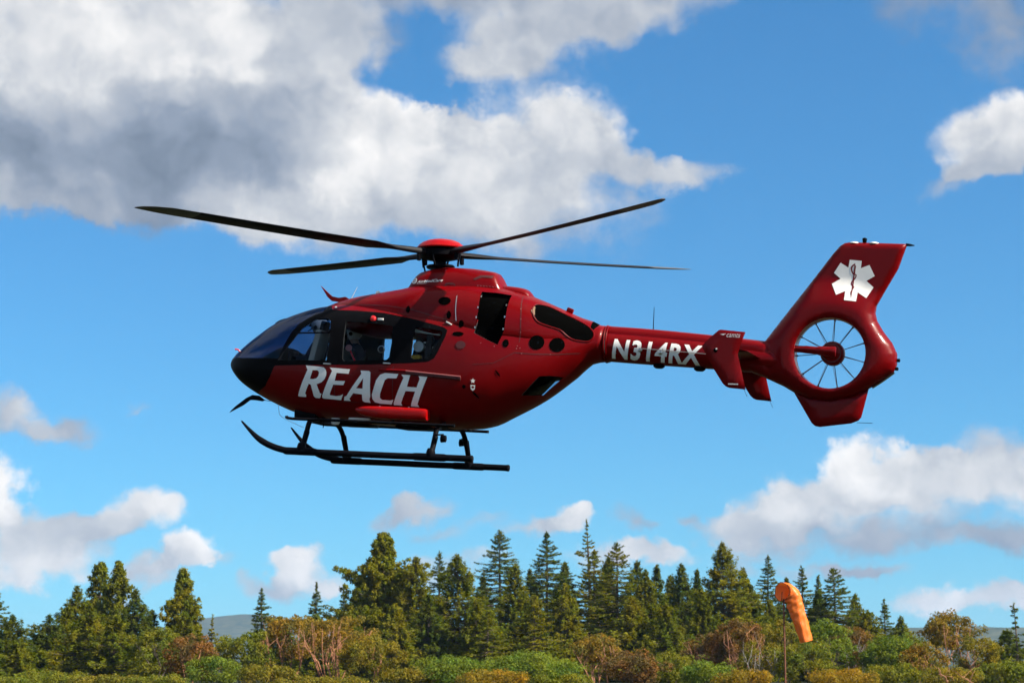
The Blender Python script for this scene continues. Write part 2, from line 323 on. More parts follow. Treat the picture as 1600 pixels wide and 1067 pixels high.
def loft_data(L, n=60, m=48, inset=0.0, x0=None, x1=None, ease=True):
    x0 = L.x0 if x0 is None else x0; x1 = L.x1 if x1 is None else x1
    V = []; Fc = []
    for i in range(n):
        t = i/(n-1)
        if ease: t = .5*t + .5*t*t*(3 - 2*t) if False else t**1.25
        x = x0 + (x1 - x0)*t
        for (y, z) in L.section(x, m, inset): V.append((x, y, z))
    for i in range(n-1):
        for k in range(m):
            a = i*m + k; b = i*m + (k+1) % m
            Fc.append((a, b, b + m, a + m))
    Fc.append(tuple(range(m))[::-1]); Fc.append(tuple((n-1)*m + k for k in range(m)))
    return V, Fc
def loft_mesh(L, **k):
    V, Fc = loft_data(L, **k)
    me = bpy.data.meshes.new('loft'); me.from_pydata(V, [], Fc); fix_normals(me)
    return me
def prism_mesh(poly, y0, y1):
    n = len(poly); V = [(x, y0, z) for x, z in poly] + [(x, y1, z) for x, z in poly]
    Fc = [tuple(range(n)), tuple(range(2*n-1, n-1, -1))] + [(i, (i+1) % n, n + (i+1) % n, n + i) for i in range(n)]
    me = bpy.data.meshes.new('prism'); me.from_pydata(V, [], Fc); fix_normals(me)
    bm = bmesh.new(); bm.from_mesh(me); bmesh.ops.triangulate(bm, faces=[f for f in bm.faces if len(f.verts) > 4]); bm.to_mesh(me); bm.free()
    return me
def boolean(me, ops):
    o = bpy.data.objects.new('tmp', me); COL.objects.link(o); tmp = []
    for kind, other in ops:
        t = bpy.data.objects.new('tmpc', other); COL.objects.link(t); tmp.append(t)
        md = o.modifiers.new('b', 'BOOLEAN'); md.operation = kind; md.object = t; md.solver = 'EXACT'
    dg = bpy.context.evaluated_depsgraph_get(); dg.update()
    res = bpy.data.meshes.new_from_object(o.evaluated_get(dg))
    for t in tmp + [o]: bpy.data.objects.remove(t)
    res.materials.clear()
    return res
def skin_normals(me, L, paint, lining, tol=.03):
    """outer faces take the body's true normals and paint, the others lining"""
    nrm = []; idx = []; cos = [v.co for v in me.vertices]
    cache = {}
    for p in me.polygons:
        c = p.center; an = L.normal(c); g = L.g(c); fn = p.normal
        same = fn.dot(Vector(an)) > .8 and g > -tol
        idx.append(0 if same else 1)
        for vi in p.vertices:
            if same:
                if vi not in cache: cache[vi] = tuple(L.normal(cos[vi]))
                nv = cache[vi]
                nrm.append(nv if fn.dot(Vector(nv)) > .3 else tuple(fn))
            else: nrm.append(tuple(fn))
    me.polygons.foreach_set('use_smooth', [True]*len(me.polygons))
    me.materials.append(paint); me.materials.append(lining)
    me.polygons.foreach_set('material_index', idx)
    me.normals_split_custom_set(nrm)
def tube_data(path, rad, n=10, flat=1.0):
    P = [Vector(p) for p in path]; V = []; Fc = []
    up = None
    for i, p in enumerate(P):
        d = (P[min(i+1, len(P)-1)] - P[max(i-1, 0)]).normalized()
        if up is None:
            up = Vector((0, 0, 1)) if abs(d.z) < .9 else Vector((1, 0, 0))
        s = d.cross(up).normalized(); up = s.cross(d).normalized()
        r = rad[i] if hasattr(rad, '__len__') else rad
        for k in range(n):
            a = 2*math.pi*k/n
            V.append(p + s*math.cos(a)*r + up*math.sin(a)*r*flat)
    for i in range(len(P)-1):
        for k in range(n):
            a = i*n + k; b = i*n + (k+1) % n
            Fc.append((a, b, b + n, a + n))
    Fc.append(tuple(range(n))[::-1]); Fc.append(tuple((len(P)-1)*n + k for k in range(n)))
    return V, Fc
def tube(name, path, rad, mat, parent=None, n=10, flat=1.0):
    V, Fc = tube_data(path, rad, n, flat)
    return mesh_obj(name, V, Fc, mat, parent, True, 50)
def bez(pts, k=6):
    P = [Vector(p) for p in pts]; out = []
    for i in range(len(P)-1):
        p0 = P[max(i-1, 0)]; p1 = P[i]; p2 = P[i+1]; p3 = P[min(i+2, len(P)-1)]
        for j in range(k):
            t = j/k
            out.append(.5*((2*p1) + (p2-p0)*t + (2*p0-5*p1+4*p2-p3)*t*t + (3*p1-p0-3*p2+p3)*t**3))
    out.append(P[-1]); return out
def box_mesh(name, c, s, mat, parent=None, bev=.01, rot=None):
    bm = bmesh.new(); bmesh.ops.create_cube(bm, size=1)
    for v in bm.verts: v.co = Vector((v.co.x*s[0], v.co.y*s[1], v.co.z*s[2]))
    if bev: bmesh.ops.bevel(bm, geom=bm.edges[:], offset=bev, segments=2, affect='EDGES', profile=.6)
    if rot: bmesh.ops.rotate(bm, verts=bm.verts, cent=(0, 0, 0), matrix=Euler(rot).to_matrix())
    bmesh.ops.translate(bm, verts=bm.verts, vec=c)
    me = bpy.data.meshes.new(name); bm.to_mesh(me); bm.free()
    return finish(name, me, mat, parent, True, 40)
def lathe(name, prof, c, axis, mat, parent=None, n=28, cap=True):
    V = []; Fc = []; m = len(prof)
    for (r, h) in prof:
        for k in range(n):
            a = 2*math.pi*k/n
            if axis == 'z': V.append((c[0] + r*math.cos(a), c[1] + r*math.sin(a), c[2] + h))
            elif axis == 'y': V.append((c[0] + r*math.cos(a), c[1] + h, c[2] + r*math.sin(a)))
            else: V.append((c[0] + h, c[1] + r*math.cos(a), c[2] + r*math.sin(a)))
    for i in range(m-1):
        for k in range(n):
            a = i*n + k; b = i*n + (k+1) % n
            Fc.append((a, b, b + n, a + n))
    if cap: Fc.append(tuple(range(n))); Fc.append(tuple((m-1)*n + k for k in range(n)))
    me = bpy.data.meshes.new(name); me.from_pydata(V, [], Fc); fix_normals(me)
    return finish(name, me, mat, parent, True, 45)
def fill_bm(loops, step=.05):
    """flat region (loops in x,z; the first is the outline, the rest holes) cut into a grid so that it can follow a curved skin"""
    bm = bmesh.new(); E = []
    for lp in loops:
        vs = [bm.verts.new((x, 0, z)) for x, z in lp]
        E += [bm.edges.new((vs[i], vs[(i+1) % len(vs)])) for i in range(len(vs))]
    bmesh.ops.triangle_fill(bm, edges=E, use_beauty=True)
    xs = [v.co.x for v in bm.verts]; zs = [v.co.z for v in bm.verts]
    for ax, lo, hi in ((0, min(xs), max(xs)), (2, min(zs), max(zs))):
        k = math.floor(lo/step) + 1
        while k*step < hi - 1e-4:
            co = [0, 0, 0]; no = [0, 0, 0]; co[ax] = k*step + 1e-4; no[ax] = 1
            bmesh.ops.bisect_plane(bm, geom=bm.verts[:] + bm.edges[:] + bm.faces[:], plane_co=co, plane_no=no); k += 1
    return bm
def decal(name, loops, ysurf, mat, parent, off=.004, step=.05):
    bm = fill_bm(loops, step)
    for v in bm.verts: v.co.y = float(ysurf(v.co.x, v.co.z)) + off
    bmesh.ops.recalc_face_normals(bm, faces=bm.faces)
    for f in bm.faces:
        if f.normal.y < 0: f.normal_flip()
    me = bpy.data.meshes.new(name); bm.to_mesh(me); bm.free()
    return finish(name, me, mat, parent, True)
def ribbon(pts, wid):
    P = [Vector((x, z)) for x, z in pts]; a = []; b = []
    for i, p in enumerate(P):
        d = (P[min(i+1, len(P)-1)] - P[max(i-1, 0)]).normalized(); n = Vector((-d.y, d.x))
        h = (wid[i] if hasattr(wid, '__len__') else wid)/2
        a.append(tuple(p + n*h)); b.append(tuple(p - n*h))
    return a + b[::-1]
def ellipse(cx, cz, rx, rz, n=16, rot=0):
    return [(cx + rx*math.cos(t)*math.cos(rot) - rz*math.sin(t)*math.sin(rot), cz + rx*math.cos(t)*math.sin(rot) + rz*math.sin(t)*math.cos(rot))
            for t in (2*math.pi*k/n for k in range(n))]
def text_decals(name, s, p0, px, py, ysurf, mat, parent, bold=.0, off=.004, one=False, shear=0.0, space=1.0):
    """lettering: baseline start p0, baseline end px, top of the capitals above the start py (x,z)"""
    cu = bpy.data.curves.new('t', 'FONT'); cu.body = s; cu.size = 1; cu.offset = bold; cu.resolution_u = 3; cu.shear = shear; cu.space_character = space
    o = bpy.data.objects.new('t', cu); COL.objects.link(o)
    dg = bpy.context.evaluated_depsgraph_get(); dg.update()
    me = bpy.data.meshes.new_from_object(o.evaluated_get(dg)); bpy.data.objects.remove(o)
    co = np.array([v.co[:] for v in me.vertices]); x0, x1 = co[:, 0].min(), co[:, 0].max(); h = .73
    p0 = np.array(p0); ex = (np.array(px) - p0)/(x1 - x0); ey = (np.array(py) - p0)/h
    bm = bmesh.new(); bm.from_mesh(me); bmesh.ops.remove_doubles(bm, verts=bm.verts, dist=1e-5)
    for v in bm.verts:
        q = p0 + ex*(v.co.x - x0) + ey*v.co.y; v.co = (q[0], 0, q[1])
    todo = set(bm.verts); groups = []
    while todo:
        st = [todo.pop()]; g = set(st)
        while st:
            for e in st.pop().link_edges:
                for u in e.verts:
                    if u in todo: todo.discard(u); g.add(u); st.append(u)
        groups.append(g)
    if one: groups = [set(bm.verts)]
    groups.sort(key=lambda g: -min(v.co.x for v in g))
    res = []
    for g in groups:
        b2 = bmesh.new(); mp = {v: b2.verts.new(v.co) for v in g}
        for f in bm.faces:
            if f.verts[0] in g: b2.faces.new([mp[v] for v in f.verts])
        zs = [v.co.z for v in b2.verts]; st = .03; k = math.floor(min(zs)/st) + 1
        while k*st < max(zs):
            bmesh.ops.bisect_plane(b2, geom=b2.verts[:] + b2.edges[:] + b2.faces[:], plane_co=(0, 0, k*st), plane_no=(0, 0, 1)); k += 1
        for v in b2.verts: v.co.y = float(ysurf(v.co.x, v.co.z)) + off
        b2.normal_update()
        for f in b2.faces:
            if f.normal.y < 0: f.normal_flip()
        m2 = bpy.data.meshes.new(name); b2.to_mesh(m2); b2.free()
        res.append(finish(name, m2, mat, parent, True))
    bm.free(); return res

# ================================================================ materials
def mat(name, col, rough=.5, metal=0.0, spec=.5, coat=0.0, bump=0.0, bscale=20, var=0.0, vscale=6, sub=None):
    m = bpy.data.materials.new(name); m.use_nodes = True; nt = m.node_tree; b = nt.nodes['Principled BSDF']
    b.inputs['Base Color'].default_value = (*col, 1); b.inputs['Roughness'].default_value = rough; b.inputs['Metallic'].default_value = metal
    b.inputs['Specular IOR Level'].default_value = spec
    if coat: b.inputs['Coat Weight'].default_value = coat; b.inputs['Coat Roughness'].default_value = .06
    tc = nt.nodes.new('ShaderNodeTexCoord')
    if var:
        n = nt.nodes.new('ShaderNodeTexNoise'); n.inputs['Scale'].default_value = vscale; n.inputs['Detail'].default_value = 5
        nt.links.new(tc.outputs['Object'], n.inputs['Vector'])
        mr = nt.nodes.new('ShaderNodeMapRange'); mr.inputs['From Min'].default_value = .3; mr.inputs['From Max'].default_value = .7
        mr.inputs['To Min'].default_value = 1 - var; mr.inputs['To Max'].default_value = 1 + var
        nt.links.new(n.outputs['Fac'], mr.inputs['Value'])
        mx = nt.nodes.new('ShaderNodeVectorMath'); mx.operation = 'SCALE'; mx.inputs[0].default_value = col
        nt.links.new(mr.outputs[0], mx.inputs['Scale']); nt.links.new(mx.outputs[0], b.inputs['Base Color'])
        mr2 = nt.nodes.new('ShaderNodeMapRange'); mr2.inputs['To Min'].default_value = rough*.8; mr2.inputs['To Max'].default_value = min(1, rough*1.25)
        nt.links.new(n.outputs['Fac'], mr2.inputs['Value']); nt.links.new(mr2.outputs[0], b.inputs['Roughness'])
    if bump:
        n2 = nt.nodes.new('ShaderNodeTexNoise'); n2.inputs['Scale'].default_value = bscale; n2.inputs['Detail'].default_value = 4
        nt.links.new(tc.outputs['Object'], n2.inputs['Vector'])
        bp = nt.nodes.new('ShaderNodeBump'); bp.inputs['Strength'].default_value = bump; bp.inputs['Distance'].default_value = .02
        nt.links.new(n2.outputs['Fac'], bp.inputs['Height']); nt.links.new(bp.outputs[0], b.inputs['Normal'])
    return m
def glass_mat(name, tint, refl=1.0):
    m = bpy.data.materials.new(name); m.use_nodes = True; nt = m.node_tree; nt.nodes.clear()
    o = nt.nodes.new('ShaderNodeOutputMaterial'); t = nt.nodes.new('ShaderNodeBsdfTransparent'); t.inputs[0].default_value = (*tint, 1)
    g = nt.nodes.new('ShaderNodeBsdfGlossy'); g.inputs['Roughness'].default_value = .02
    f = nt.nodes.new('ShaderNodeFresnel'); f.inputs[0].default_value = 1.45
    mu = nt.nodes.new('ShaderNodeMath'); mu.operation = 'MULTIPLY'; mu.inputs[1].default_value = refl; nt.links.new(f.outputs[0], mu.inputs[0])
    mx = nt.nodes.new('ShaderNodeMixShader'); nt.links.new(mu.outputs[0], mx.inputs[0]); nt.links.new(t.outputs[0], mx.inputs[1]); nt.links.new(g.outputs[0], mx.inputs[2])
    nt.links.new(mx.outputs[0], o.inputs[0]); return m
M = dict(
    red=mat('red_paint', (.15, .0005, .0018), .35, spec=.10, coat=.10, var=.06, vscale=2.5, bump=.015, bscale=3),
    redb=mat('bright_red_paint', (.31, .0015, .002), .35, spec=.15, coat=.12, var=.05),
    black=mat('black_paint', (.004, .004, .005), .4, spec=.03, var=.1),
    gear=mat('black_gear_paint', (.004, .004, .006), .5, spec=.05, var=.2, vscale=12),
    lining=mat('dark_lining', (.010, .010, .012), .8, var=.2),
    white=mat('white_vinyl', (.88, .85, .81), .42, var=.05, vscale=5),
    blade=mat('blade_composite', (.010, .010, .013), .55, spec=.2, var=.2, vscale=3),
    bladetip=mat('blade_tip_paint', (.09, .092, .10), .5, var=.1),
    hole=mat('hole_dark_black', (.002, .002, .002), .95, spec=.0),  # near-black, the dark of openings put into the colour; latches share it
    seamm=mat('seam_dark_red', (.06, .003, .004), .6),  # dark red of joints and small fittings
    steel=mat('bare_steel', (.55, .54, .52), .3, metal=1.0),
    light=mat('lamp_lens', (.75, .72, .68), .15),
    beacon=mat('red_lens', (.7, .02, .02), .15),
    glass=glass_mat('window_glass', (.86, .90, .93), .10),
    screen=glass_mat('windscreen_glass', (.36, .41, .52), .40),
    seat=mat('grey_seat_cloth', (.34, .33, .30), .9, bump=.2, bscale=80),
    suit=mat('navy_flight_suit', (.015, .02, .05), .85, bump=.3, bscale=40),
    helmet=mat('pale_helmet', (.80, .81, .78), .3, coat=.3, var=.06),
    visor=mat('dark_visor', (.02, .025, .04), .1, coat=.5),
    skin=mat('skin', (.48, .27, .19), .55),
    yellow=mat('yellow_bag', (.75, .42, .03), .6),
    cream=mat('cream_cushion', (.80, .78, .72), .7),
    stator=mat('stator_grey', (.03, .03, .045), .45), fan=mat('fan_blade_grey', (.42, .45, .50), .5), rivet=mat('rivet_paint', (.22, .06, .06), .4),
    duct=mat('duct_lit_red', (.40, .07, .06), .35, coat=.3),  # red lightened to pink, sun on the duct wall put into its colour
)
# ================================================================ the helicopter (built at its own origin, then hung in the air)
HELI_LOC = (-1.231, 29.661, 4.547); HELI_ROT = (R(-3.7), R(-4.0), R(165))
heli = empty('helicopter', HELI_LOC, HELI_ROT)
tag(heli, 'red air ambulance helicopter with white side lettering hovering above the trees', 'helicopter')

# ---- cabin shell, black window band, panes
outer = loft_mesh(POD, n=66, m=56)
inner = loft_mesh(POD, n=50, m=40, inset=.03, x0=3.20, x1=-2.15)
shell = boolean(outer.copy(), [('DIFFERENCE', inner)])
BAND = [(x, z) for x, z in D['band'][0]] + [(2.74, .70), (3.8, .70), (3.8, 2.9), (1.66, 2.9), (1.60, 2.46)]
SCREEN = [(2.262, 1.60), (2.17, 1.83), (2.085, 2.02), (1.985, 2.145), (1.825, 2.255), (1.665, 2.325), (1.64, 2.40), (1.70, 2.9), (3.8, 2.9), (3.8, 1.62)]
WINS = [D['win1'][0], D['win2'][0], D['win3'][0]]
def cut(me, *polys, op='DIFFERENCE', y0=-1.6, y1=1.6): return boolean(me, [(op, prism_mesh(p, y0, y1)) for p in polys])
red = cut(shell.copy(), BAND, D['win4'][0], D['intake'][0])
skin_normals(red, POD, M['red'], M['lining'])
fus = bpy.data.objects.new('fuselage', red); link(fus, heli)
blk = boolean(shell.copy(), [('INTERSECT', prism_mesh(BAND, -1.6, 1.6))] + [('DIFFERENCE', prism_mesh(p, -1.6, 1.6)) for p in [SCREEN] + WINS])
skin_normals(blk, POD, M['black'], M['lining'])
band = bpy.data.objects.new('window_surround', blk); link(band, fus); tag(band, 'black surround of the cabin windows and lower nose')
pane_shell = boolean(loft_mesh(POD, n=66, m=56, inset=.006), [('DIFFERENCE', loft_mesh(POD, n=60, m=56, inset=.012, x0=3.265, x1=-2.3))])
def pane(name, poly, y0, y1, mt, par, label=None):
    me = cut(pane_shell.copy(), poly, op='INTERSECT', y0=y0, y1=y1)
    skin_normals(me, POD, mt, mt, tol=.2)
    o = bpy.data.objects.new(name, me); link(o, par)
    if label: tag(o, label)
    return o
pane('windscreen', SCREEN, -1.6, 1.6, M['screen'], fus, 'curved windscreen wrapping the nose')
for p in WINS:
    for s in (1, -1):
        pane('window_pane', p, .0 if s > 0 else -1.6, 1.6 if s > 0 else 0.0, M['glass'], fus)
for s in (1, -1): pane('rear_window', D['win4'][0], 0.0 if s > 0 else -1.6, 1.6 if s > 0 else 0.0, M['glass'], fus)
# centre post of the windscreen and its side posts follow the skin
cp = [(x, 0, float(POD.f[0](x)) - .012) for x in np.linspace(3.24, 1.62, 22)]
tube('windscreen_post', cp, .022, M['black'], fus, 8, .6)
for s in (1, -1):
    tube('grab_bar', [(2.00, s*.70, 1.99), (1.72, s*.715, 2.0), (1.46, s*.715, 2.01)], .012, M['gear'], fus, 8)

# ---- engine cowling with its openings
cow_o = loft_mesh(COWL, n=60, m=48); cow_i = loft_mesh(COWL, n=50, m=40, inset=.03, x0=1.66, x1=-2.52)
cowl = boolean(cow_o, [('DIFFERENCE', cow_i), ('DIFFERENCE', prism_mesh(D['intake'][0], .02, 1.6)), ('DIFFERENCE', prism_mesh(D['intake'][0], -1.6, -.02))])
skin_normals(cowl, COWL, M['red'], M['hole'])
cw = bpy.data.objects.new('engine_cowling', cowl); link(cw, heli)
def deck_y(x, z): return max(float(COWL.y(x, z)), float(POD.y(x, z)))
for s in (1, -1):
    # openings' dark painted as black sheets: behind the intake, flush at the lipped exhaust
    poly = D['intake'][0]; cx = sum(p[0] for p in poly)/len(poly); cz = sum(p[1] for p in poly)/len(poly)
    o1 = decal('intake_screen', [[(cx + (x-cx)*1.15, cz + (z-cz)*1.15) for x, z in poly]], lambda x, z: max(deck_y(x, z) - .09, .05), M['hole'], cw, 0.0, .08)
    ex = [tuple(p)[0::2] for p in bez([(x, 0, z) for x, z in D['exh'][0] + D['exh'][0][:1]], 3)][:-1]
    o2 = decal('exhaust_mouth', [ex], deck_y, M['hole'], cw, .008, .04)
    lipp = [(x, deck_y(x, z) + .004, z) for x, z in ex]
    o3 = tube('exhaust_lip', lipp + lipp[:2], .010, M['red'], cw, 6)
    o4 = decal('exhaust_glint', [ribbon([(-1.61, 2.50), (-1.60, 2.44), (-1.63, 2.37)], [.02, .05, .02])], deck_y, mat('brown_glint', (.30, .20, .13), .4, metal=.8), cw, .012, .05)  # light brown patch painting the glint at the exhaust's front tip
    if s < 0:
        for o in (o1, o2, o3, o4):
            for v in o.data.vertices: v.co.y = -v.co.y
            o.data.flip_normals()
for (x, z) in ((-.85, 2.62), (-.83, 2.45), (-.82, 2.3), (-.81, 2.15), (-1.19, 2.5), (-1.19, 2.32), (-1.18, 2.14), (-1.17, 2.0)):
    dx = .055 if x > -1 else -.06
    o = decal('fastener', [ellipse(x + dx*.45, z, .010, .018, 8)], COWL.y, M['steel'], cw, .006, .2)
for k, (x, z) in enumerate([(-1.698, 1.965), (-1.985, 1.945)]):
    ys = lambda a, b: max(float(COWL.y(a, b)), float(POD.y(a, b)))
    decal('round_vent', [ellipse(x, z, .108, .105, 24)], ys, M['hole'], cw, .007, .05)
def deck_y(x, z): return max(float(COWL.y(x, z)), float(POD.y(x, z)))
for (x, z, rx, rz) in ((-.28, 2.535, .098, .062), (.275, 2.395, .032, .055), (-.372, 2.325, .035, .06), (-.572, 2.197, .04, .055), (-.547, 2.045, .085, .032), (-1.26, 1.93, .045, .06)):
    decal('vent', [ellipse(x, z, rx, rz, 14)], deck_y, M['hole'], cw, .006, .06)
decal('vent_mesh', [ellipse(-.605, 1.88, .075, .06, 14)], deck_y, M['seamm'], fus, .006, .06)
for (x, z, rx, rz, rt) in ((-.689, 1.271, .028, .028, 0), (-.86, 1.16, .07, .014, .8), (-1.175, 1.485, .06, .014, .9)):
    decal('latch', [ellipse(x, z, rx, rz, 10, rt)], POD.y, M['hole'], fus, .006, .06)
decal('emblem', [[(-.82, 1.40), (-.83, 1.375), (-.855, 1.37), (-.838, 1.35), (-.845, 1.325), (-.82, 1.34), (-.797, 1.325), (-.803, 1.35), (-.785, 1.37), (-.81, 1.375)]], POD.y, M['white'], fus, .005, .05)
decal('emblem', [[(-.785, 1.30), (-.855, 1.30), (-.85, 1.24), (-.82, 1.215), (-.79, 1.24)], ellipse(-.82, 1.268, .022, .018, 8)], POD.y, M['white'], fus, .005, .05)
# seams and the sliding-door rail
def seam(pts, wd, f, par, mt='seamm', off=.0035): return decal('panel_seam', [ribbon(pts, wd)], f, M[mt], par, off, .05)
seam([(1.315, 1.515), (1.315, 1.30), (1.31, 1.07), (1.28, .99), (.92, .985), (.43, .99)], .010, POD.y, fus)
seam([(.40, 1.53), (.40, 1.30), (.405, 1.02)], .010, POD.y, fus)
seam([(-.09, 1.44), (-.05, 1.2), (.03, .95)], .009, POD.y, fus)
seam([(-.455, 2.62), (-.47, 2.4), (-.49, 2.24)], .012, deck_y, cw, 'steel')
seam([(-.49, 2.22), (-.20, 2.285), (.2, 2.39), (.65, 2.45), (1.1, 2.47)], .010, deck_y, fus)
seam([(-1.40, 2.66), (-1.44, 2.4), (-1.46, 2.15), (-1.45, 1.95)], .010, deck_y, cw)
seam([(-1.40, 1.80), (-1.65, 1.79), (-1.95, 1.80), (-2.3, 1.84)], .010, deck_y, fus)
seam([(-.80, 1.60), (-1.1, 1.63), (-1.40, 1.80)], .008, deck_y, fus)
for (x, z) in [(-1.43, 2.45), (-1.45, 2.3), (-1.46, 2.1), (-1.43, 1.9), (-1.50, 1.79), (-1.9, 1.80), (-1.42, 1.86), (-1.47, 1.87), (-1.1, 1.88), (-.9, 1.92)]:
    decal('rivet', [ellipse(x, z, .009, .009, 8)], deck_y, M['rivet'], fus, .005, .2)
ra = np.linspace(.20, -.64, 12); rail = [(x, float(POD.y(x, 1.466 + (x - .2)*.068)) + .015, 1.466 + (x - .2)*.068) for x in ra]
tube('door_rail', rail, .016, M['rivet'], fus, 8); tube('door_rail', [(x, y - .008, z - .03) for x, y, z in rail], .02, M['seamm'], fus, 8)
tube('door_rail_cover', [(x, float(POD.y(x, 1.47)) + .004, 1.472) for x in np.linspace(.62, .2, 8)], .018, M['red'], fus, 8)
for x, z, c in ((1.44, 1.537, 'steel'), (.50, 1.572, 'steel'), (-.385, 2.20, 'light')):
    y = float(deck_y(x, z)); box_mesh('door_handle', (x, y + .012, z), (.12 if c == 'steel' else .10, .03, .022), M[c], fus, .008, (0, R(-2 if c == 'steel' else -26), 0))
y = float(POD.y(.80, 2.235)); lathe('cabin_light', [(.0, -.02), (.045, -.015), (.05, .0), (.03, .03), (.0, .035)], (.80, y, 2.235), 'y', M['beacon'], fus, 14)
box_mesh('cabin_light', (.68, float(POD.y(.68, 2.232)), 2.232), (.09, .03, .035), M['light'], fus, .008)
lathe('roof_lamp', [(.0, -.02), (.02, -.01), (.022, .0), (.0, .02)], (1.475, float(deck_y(1.475, 2.41)), 2.41), 'y', M['light'], fus, 10)
# writing
for ch in 'REACH':
    o = decal('letter', D[ch], POD.y, M['white'], fus, .006, .045)
    tag(o, 'white slanted letter %s on the cabin side' % ch)
a = D['airmed'][0]
text_decals('lettering', 'AirMedCare', (.262, 2.823), (-.150, 2.853), (.243, 2.866), FAIR.y, M['white'], None, .012, .005, one=True)
air = COL.objects[-1] if False else bpy.data.objects['lettering']; 
text_decals('lettering', 'NETWORK', (.262, 2.806), (.10, 2.816), (.259, 2.816), FAIR.y, M['white'], None, .0, .005, one=True)
air2 = bpy.data.objects['lettering.001']

# ---- mast fairing
V, Fc = loft_data(FAIR, n=44, m=44, ease=False)
me = bpy.data.meshes.new('mast_fairing'); me.from_pydata(V, [], Fc); fix_normals(me)
fair = finish('mast_fairing', me, M['red'], heli, True, 40)
air.parent = fair; air2.parent = fair; tag(air, 'white lettering on the mast fairing'); tag(air2, 'tiny white lettering under the fairing name')
ring = ellipse(.315, 2.862, .047, .047, 20)
decal('globe_emblem', [ring, ellipse(.315, 2.862, .039, .039, 20)], FAIR.y, M['white'], fair, .005, .05)
for k in (-.022, 0, .022):
    decal('globe_emblem', [ribbon([(.315 - .04, 2.862 + k), (.315, 2.862 + k*1.3), (.315 + .04, 2.862 + k)], .008)], FAIR.y, M['white'], fair, .005, .05)
    decal('globe_emblem', [ribbon([(.315 + k, 2.862 - .038), (.315 + k*1.4, 2.862), (.315 + k, 2.862 + .038)], .007)], FAIR.y, M['white'], fair, .006, .05)
decal('grab_handle', [ribbon([(-.20, 2.77), (-.21, 2.815), (-.24, 2.825), (-.32, 2.822), (-.345, 2.81), (-.35, 2.765)], .022)], lambda x, z: float(FAIR.y(x, z)), M['seamm'], fair, .006, .05)
decal('air_scoop', [[(-.62, 2.905), (-.72, 2.965), (-.92, 2.965), (-.90, 2.92), (-.75, 2.93), (-.65, 2.88)]], FAIR.y, M['seamm'], fair, .006, .05)
for k in range(9): lathe('rivet', [(.0, -.01), (.011, -.005), (.011, .004), (.0, .008)], (-.70 - k*.045, float(FAIR.y(-.70 - k*.045, 2.80)) + .003, 2.80 - k*.002), 'y', M['rivet'], fair, 6)
tail_deck = Loft([(-.95, 2.845, 2.6, .20, 2.7, 3, 2), (-1.2, 2.825, 2.6, .22, 2.7, 3, 2), (-1.38, 2.79, 2.6, .20, 2.68, 3, 2), (-1.46, 2.70, 2.55, .17, 2.64, 3, 2)])
V, Fc = loft_data(tail_deck, n=14, m=24, ease=False); mesh_obj('deck_fairing', V, Fc, M['red'], heli, True, 50)
box_mesh('drain_mast', (-2.05, .03, 2.495), (.10, .07, .07), M['red'], cw, .015, (0, R(-20), 0))

# ---- tail boom
V, Fc = loft_data(BOOM, n=30, m=36, ease=False); boom = mesh_obj('tail_boom', V, Fc, M['red'], heli, True, 50)
V, Fc = loft_data(RIDGE, n=24, m=28, ease=False); mesh_obj('shaft_cover', V, Fc, M['red'], boom, True, 50)
for x in (-2.63, -2.66):
    sec = POD.section(-2.62, 40); ringp = [(x, y*(1.02 if x == -2.63 else .99), 2.01 + (z - 2.01)*(1.02 if x == -2.63 else .99)) for y, z in sec]
    tube('boom_collar', ringp + [ringp[0]], .012, M['red'], boom, 6)
for x in (-3.42, -4.02):
    lathe('belly_antenna', [(.0, -.045), (.05, -.045), (.085, -.02), (.09, .03)], (x, .02, float(BOOM.f[1](x)) - .0), 'z', M['black'], boom, 18)
nl = text_decals('registration_letter', 'N314RX', (-2.742, 1.806), (-4.045, 1.742), (-2.785, 2.082), BOOM.y, M['white'], boom, .034, .004, space=1.12)
for o, ch in zip(nl, 'N314RX'): tag(o, 'white registration character %s on the tail boom' % ch)
for x, z in ((-3.17, 1.925), (-3.47, 1.895)):
    lathe('static_port', [(.0, -.02), (.035, -.01), (.03, .015), (.0, .025)], (x, float(BOOM.y(x, z)), z), 'y', M['steel'], boom, 10)
tube('boom_wire', [(-3.15, .245, 1.945), (-3.6, .24, 1.925), (-4.3, .225, 1.885)], .005, M['steel'], boom, 6)
tube('whip_antenna', [(-3.305, .0, 2.22), (-3.304, .0, 2.58)], [.008, .004], M['gear'], boom, 6)

# ---- fin and shrouded tail rotor: one skin blown up from its side outline
TO = D['tail'][0]; DC = (-5.897, 1.965); DR = .505
def seg_dist(p, poly):
    a = np.array(poly); b = np.roll(a, -1, 0); d = b - a
    t = np.clip(((p - a)*d).sum(1)/(d*d).sum(1), 0, 1); q = a + d*t[:, None]
    return float(np.sqrt(((p - q)**2).sum(1)).min())
def sst(a, b, x):
    t = min(max((x - a)/(b - a), 0), 1); return t*t*(3 - 2*t)
def tail_y(x, z):
    d = seg_dist(np.array((x, z)), TO); rc = math.hypot(x - DC[0], z - DC[1])
    T = .075 + .125*sst(1.12, .66, rc)
    T = max(T, .17*sst(-5.35, -4.95, x))
    e = min(d/(.07 + .14*sst(1.05, .75, rc)), 1); y = T*(1 - (1 - e)**2)**.5 if d > 1e-4 else 0.0
    eh = min(max(rc - DR, 0)/.07, 1)
    return y*(.86 + .14*(1 - (1 - eh)**2)**.5)
hole = ellipse(DC[0], DC[1], DR, DR, 56)
bm = fill_bm([TO, hole], .045)
half = [(v.co.x, v.co.z) for v in bm.verts]; bm.verts.index_update()
fc = [[v.index for v in f.verts] for f in bm.faces]; bm.free()
V = []; n = len(half)
ys = [tail_y(x, z) for x, z in half]
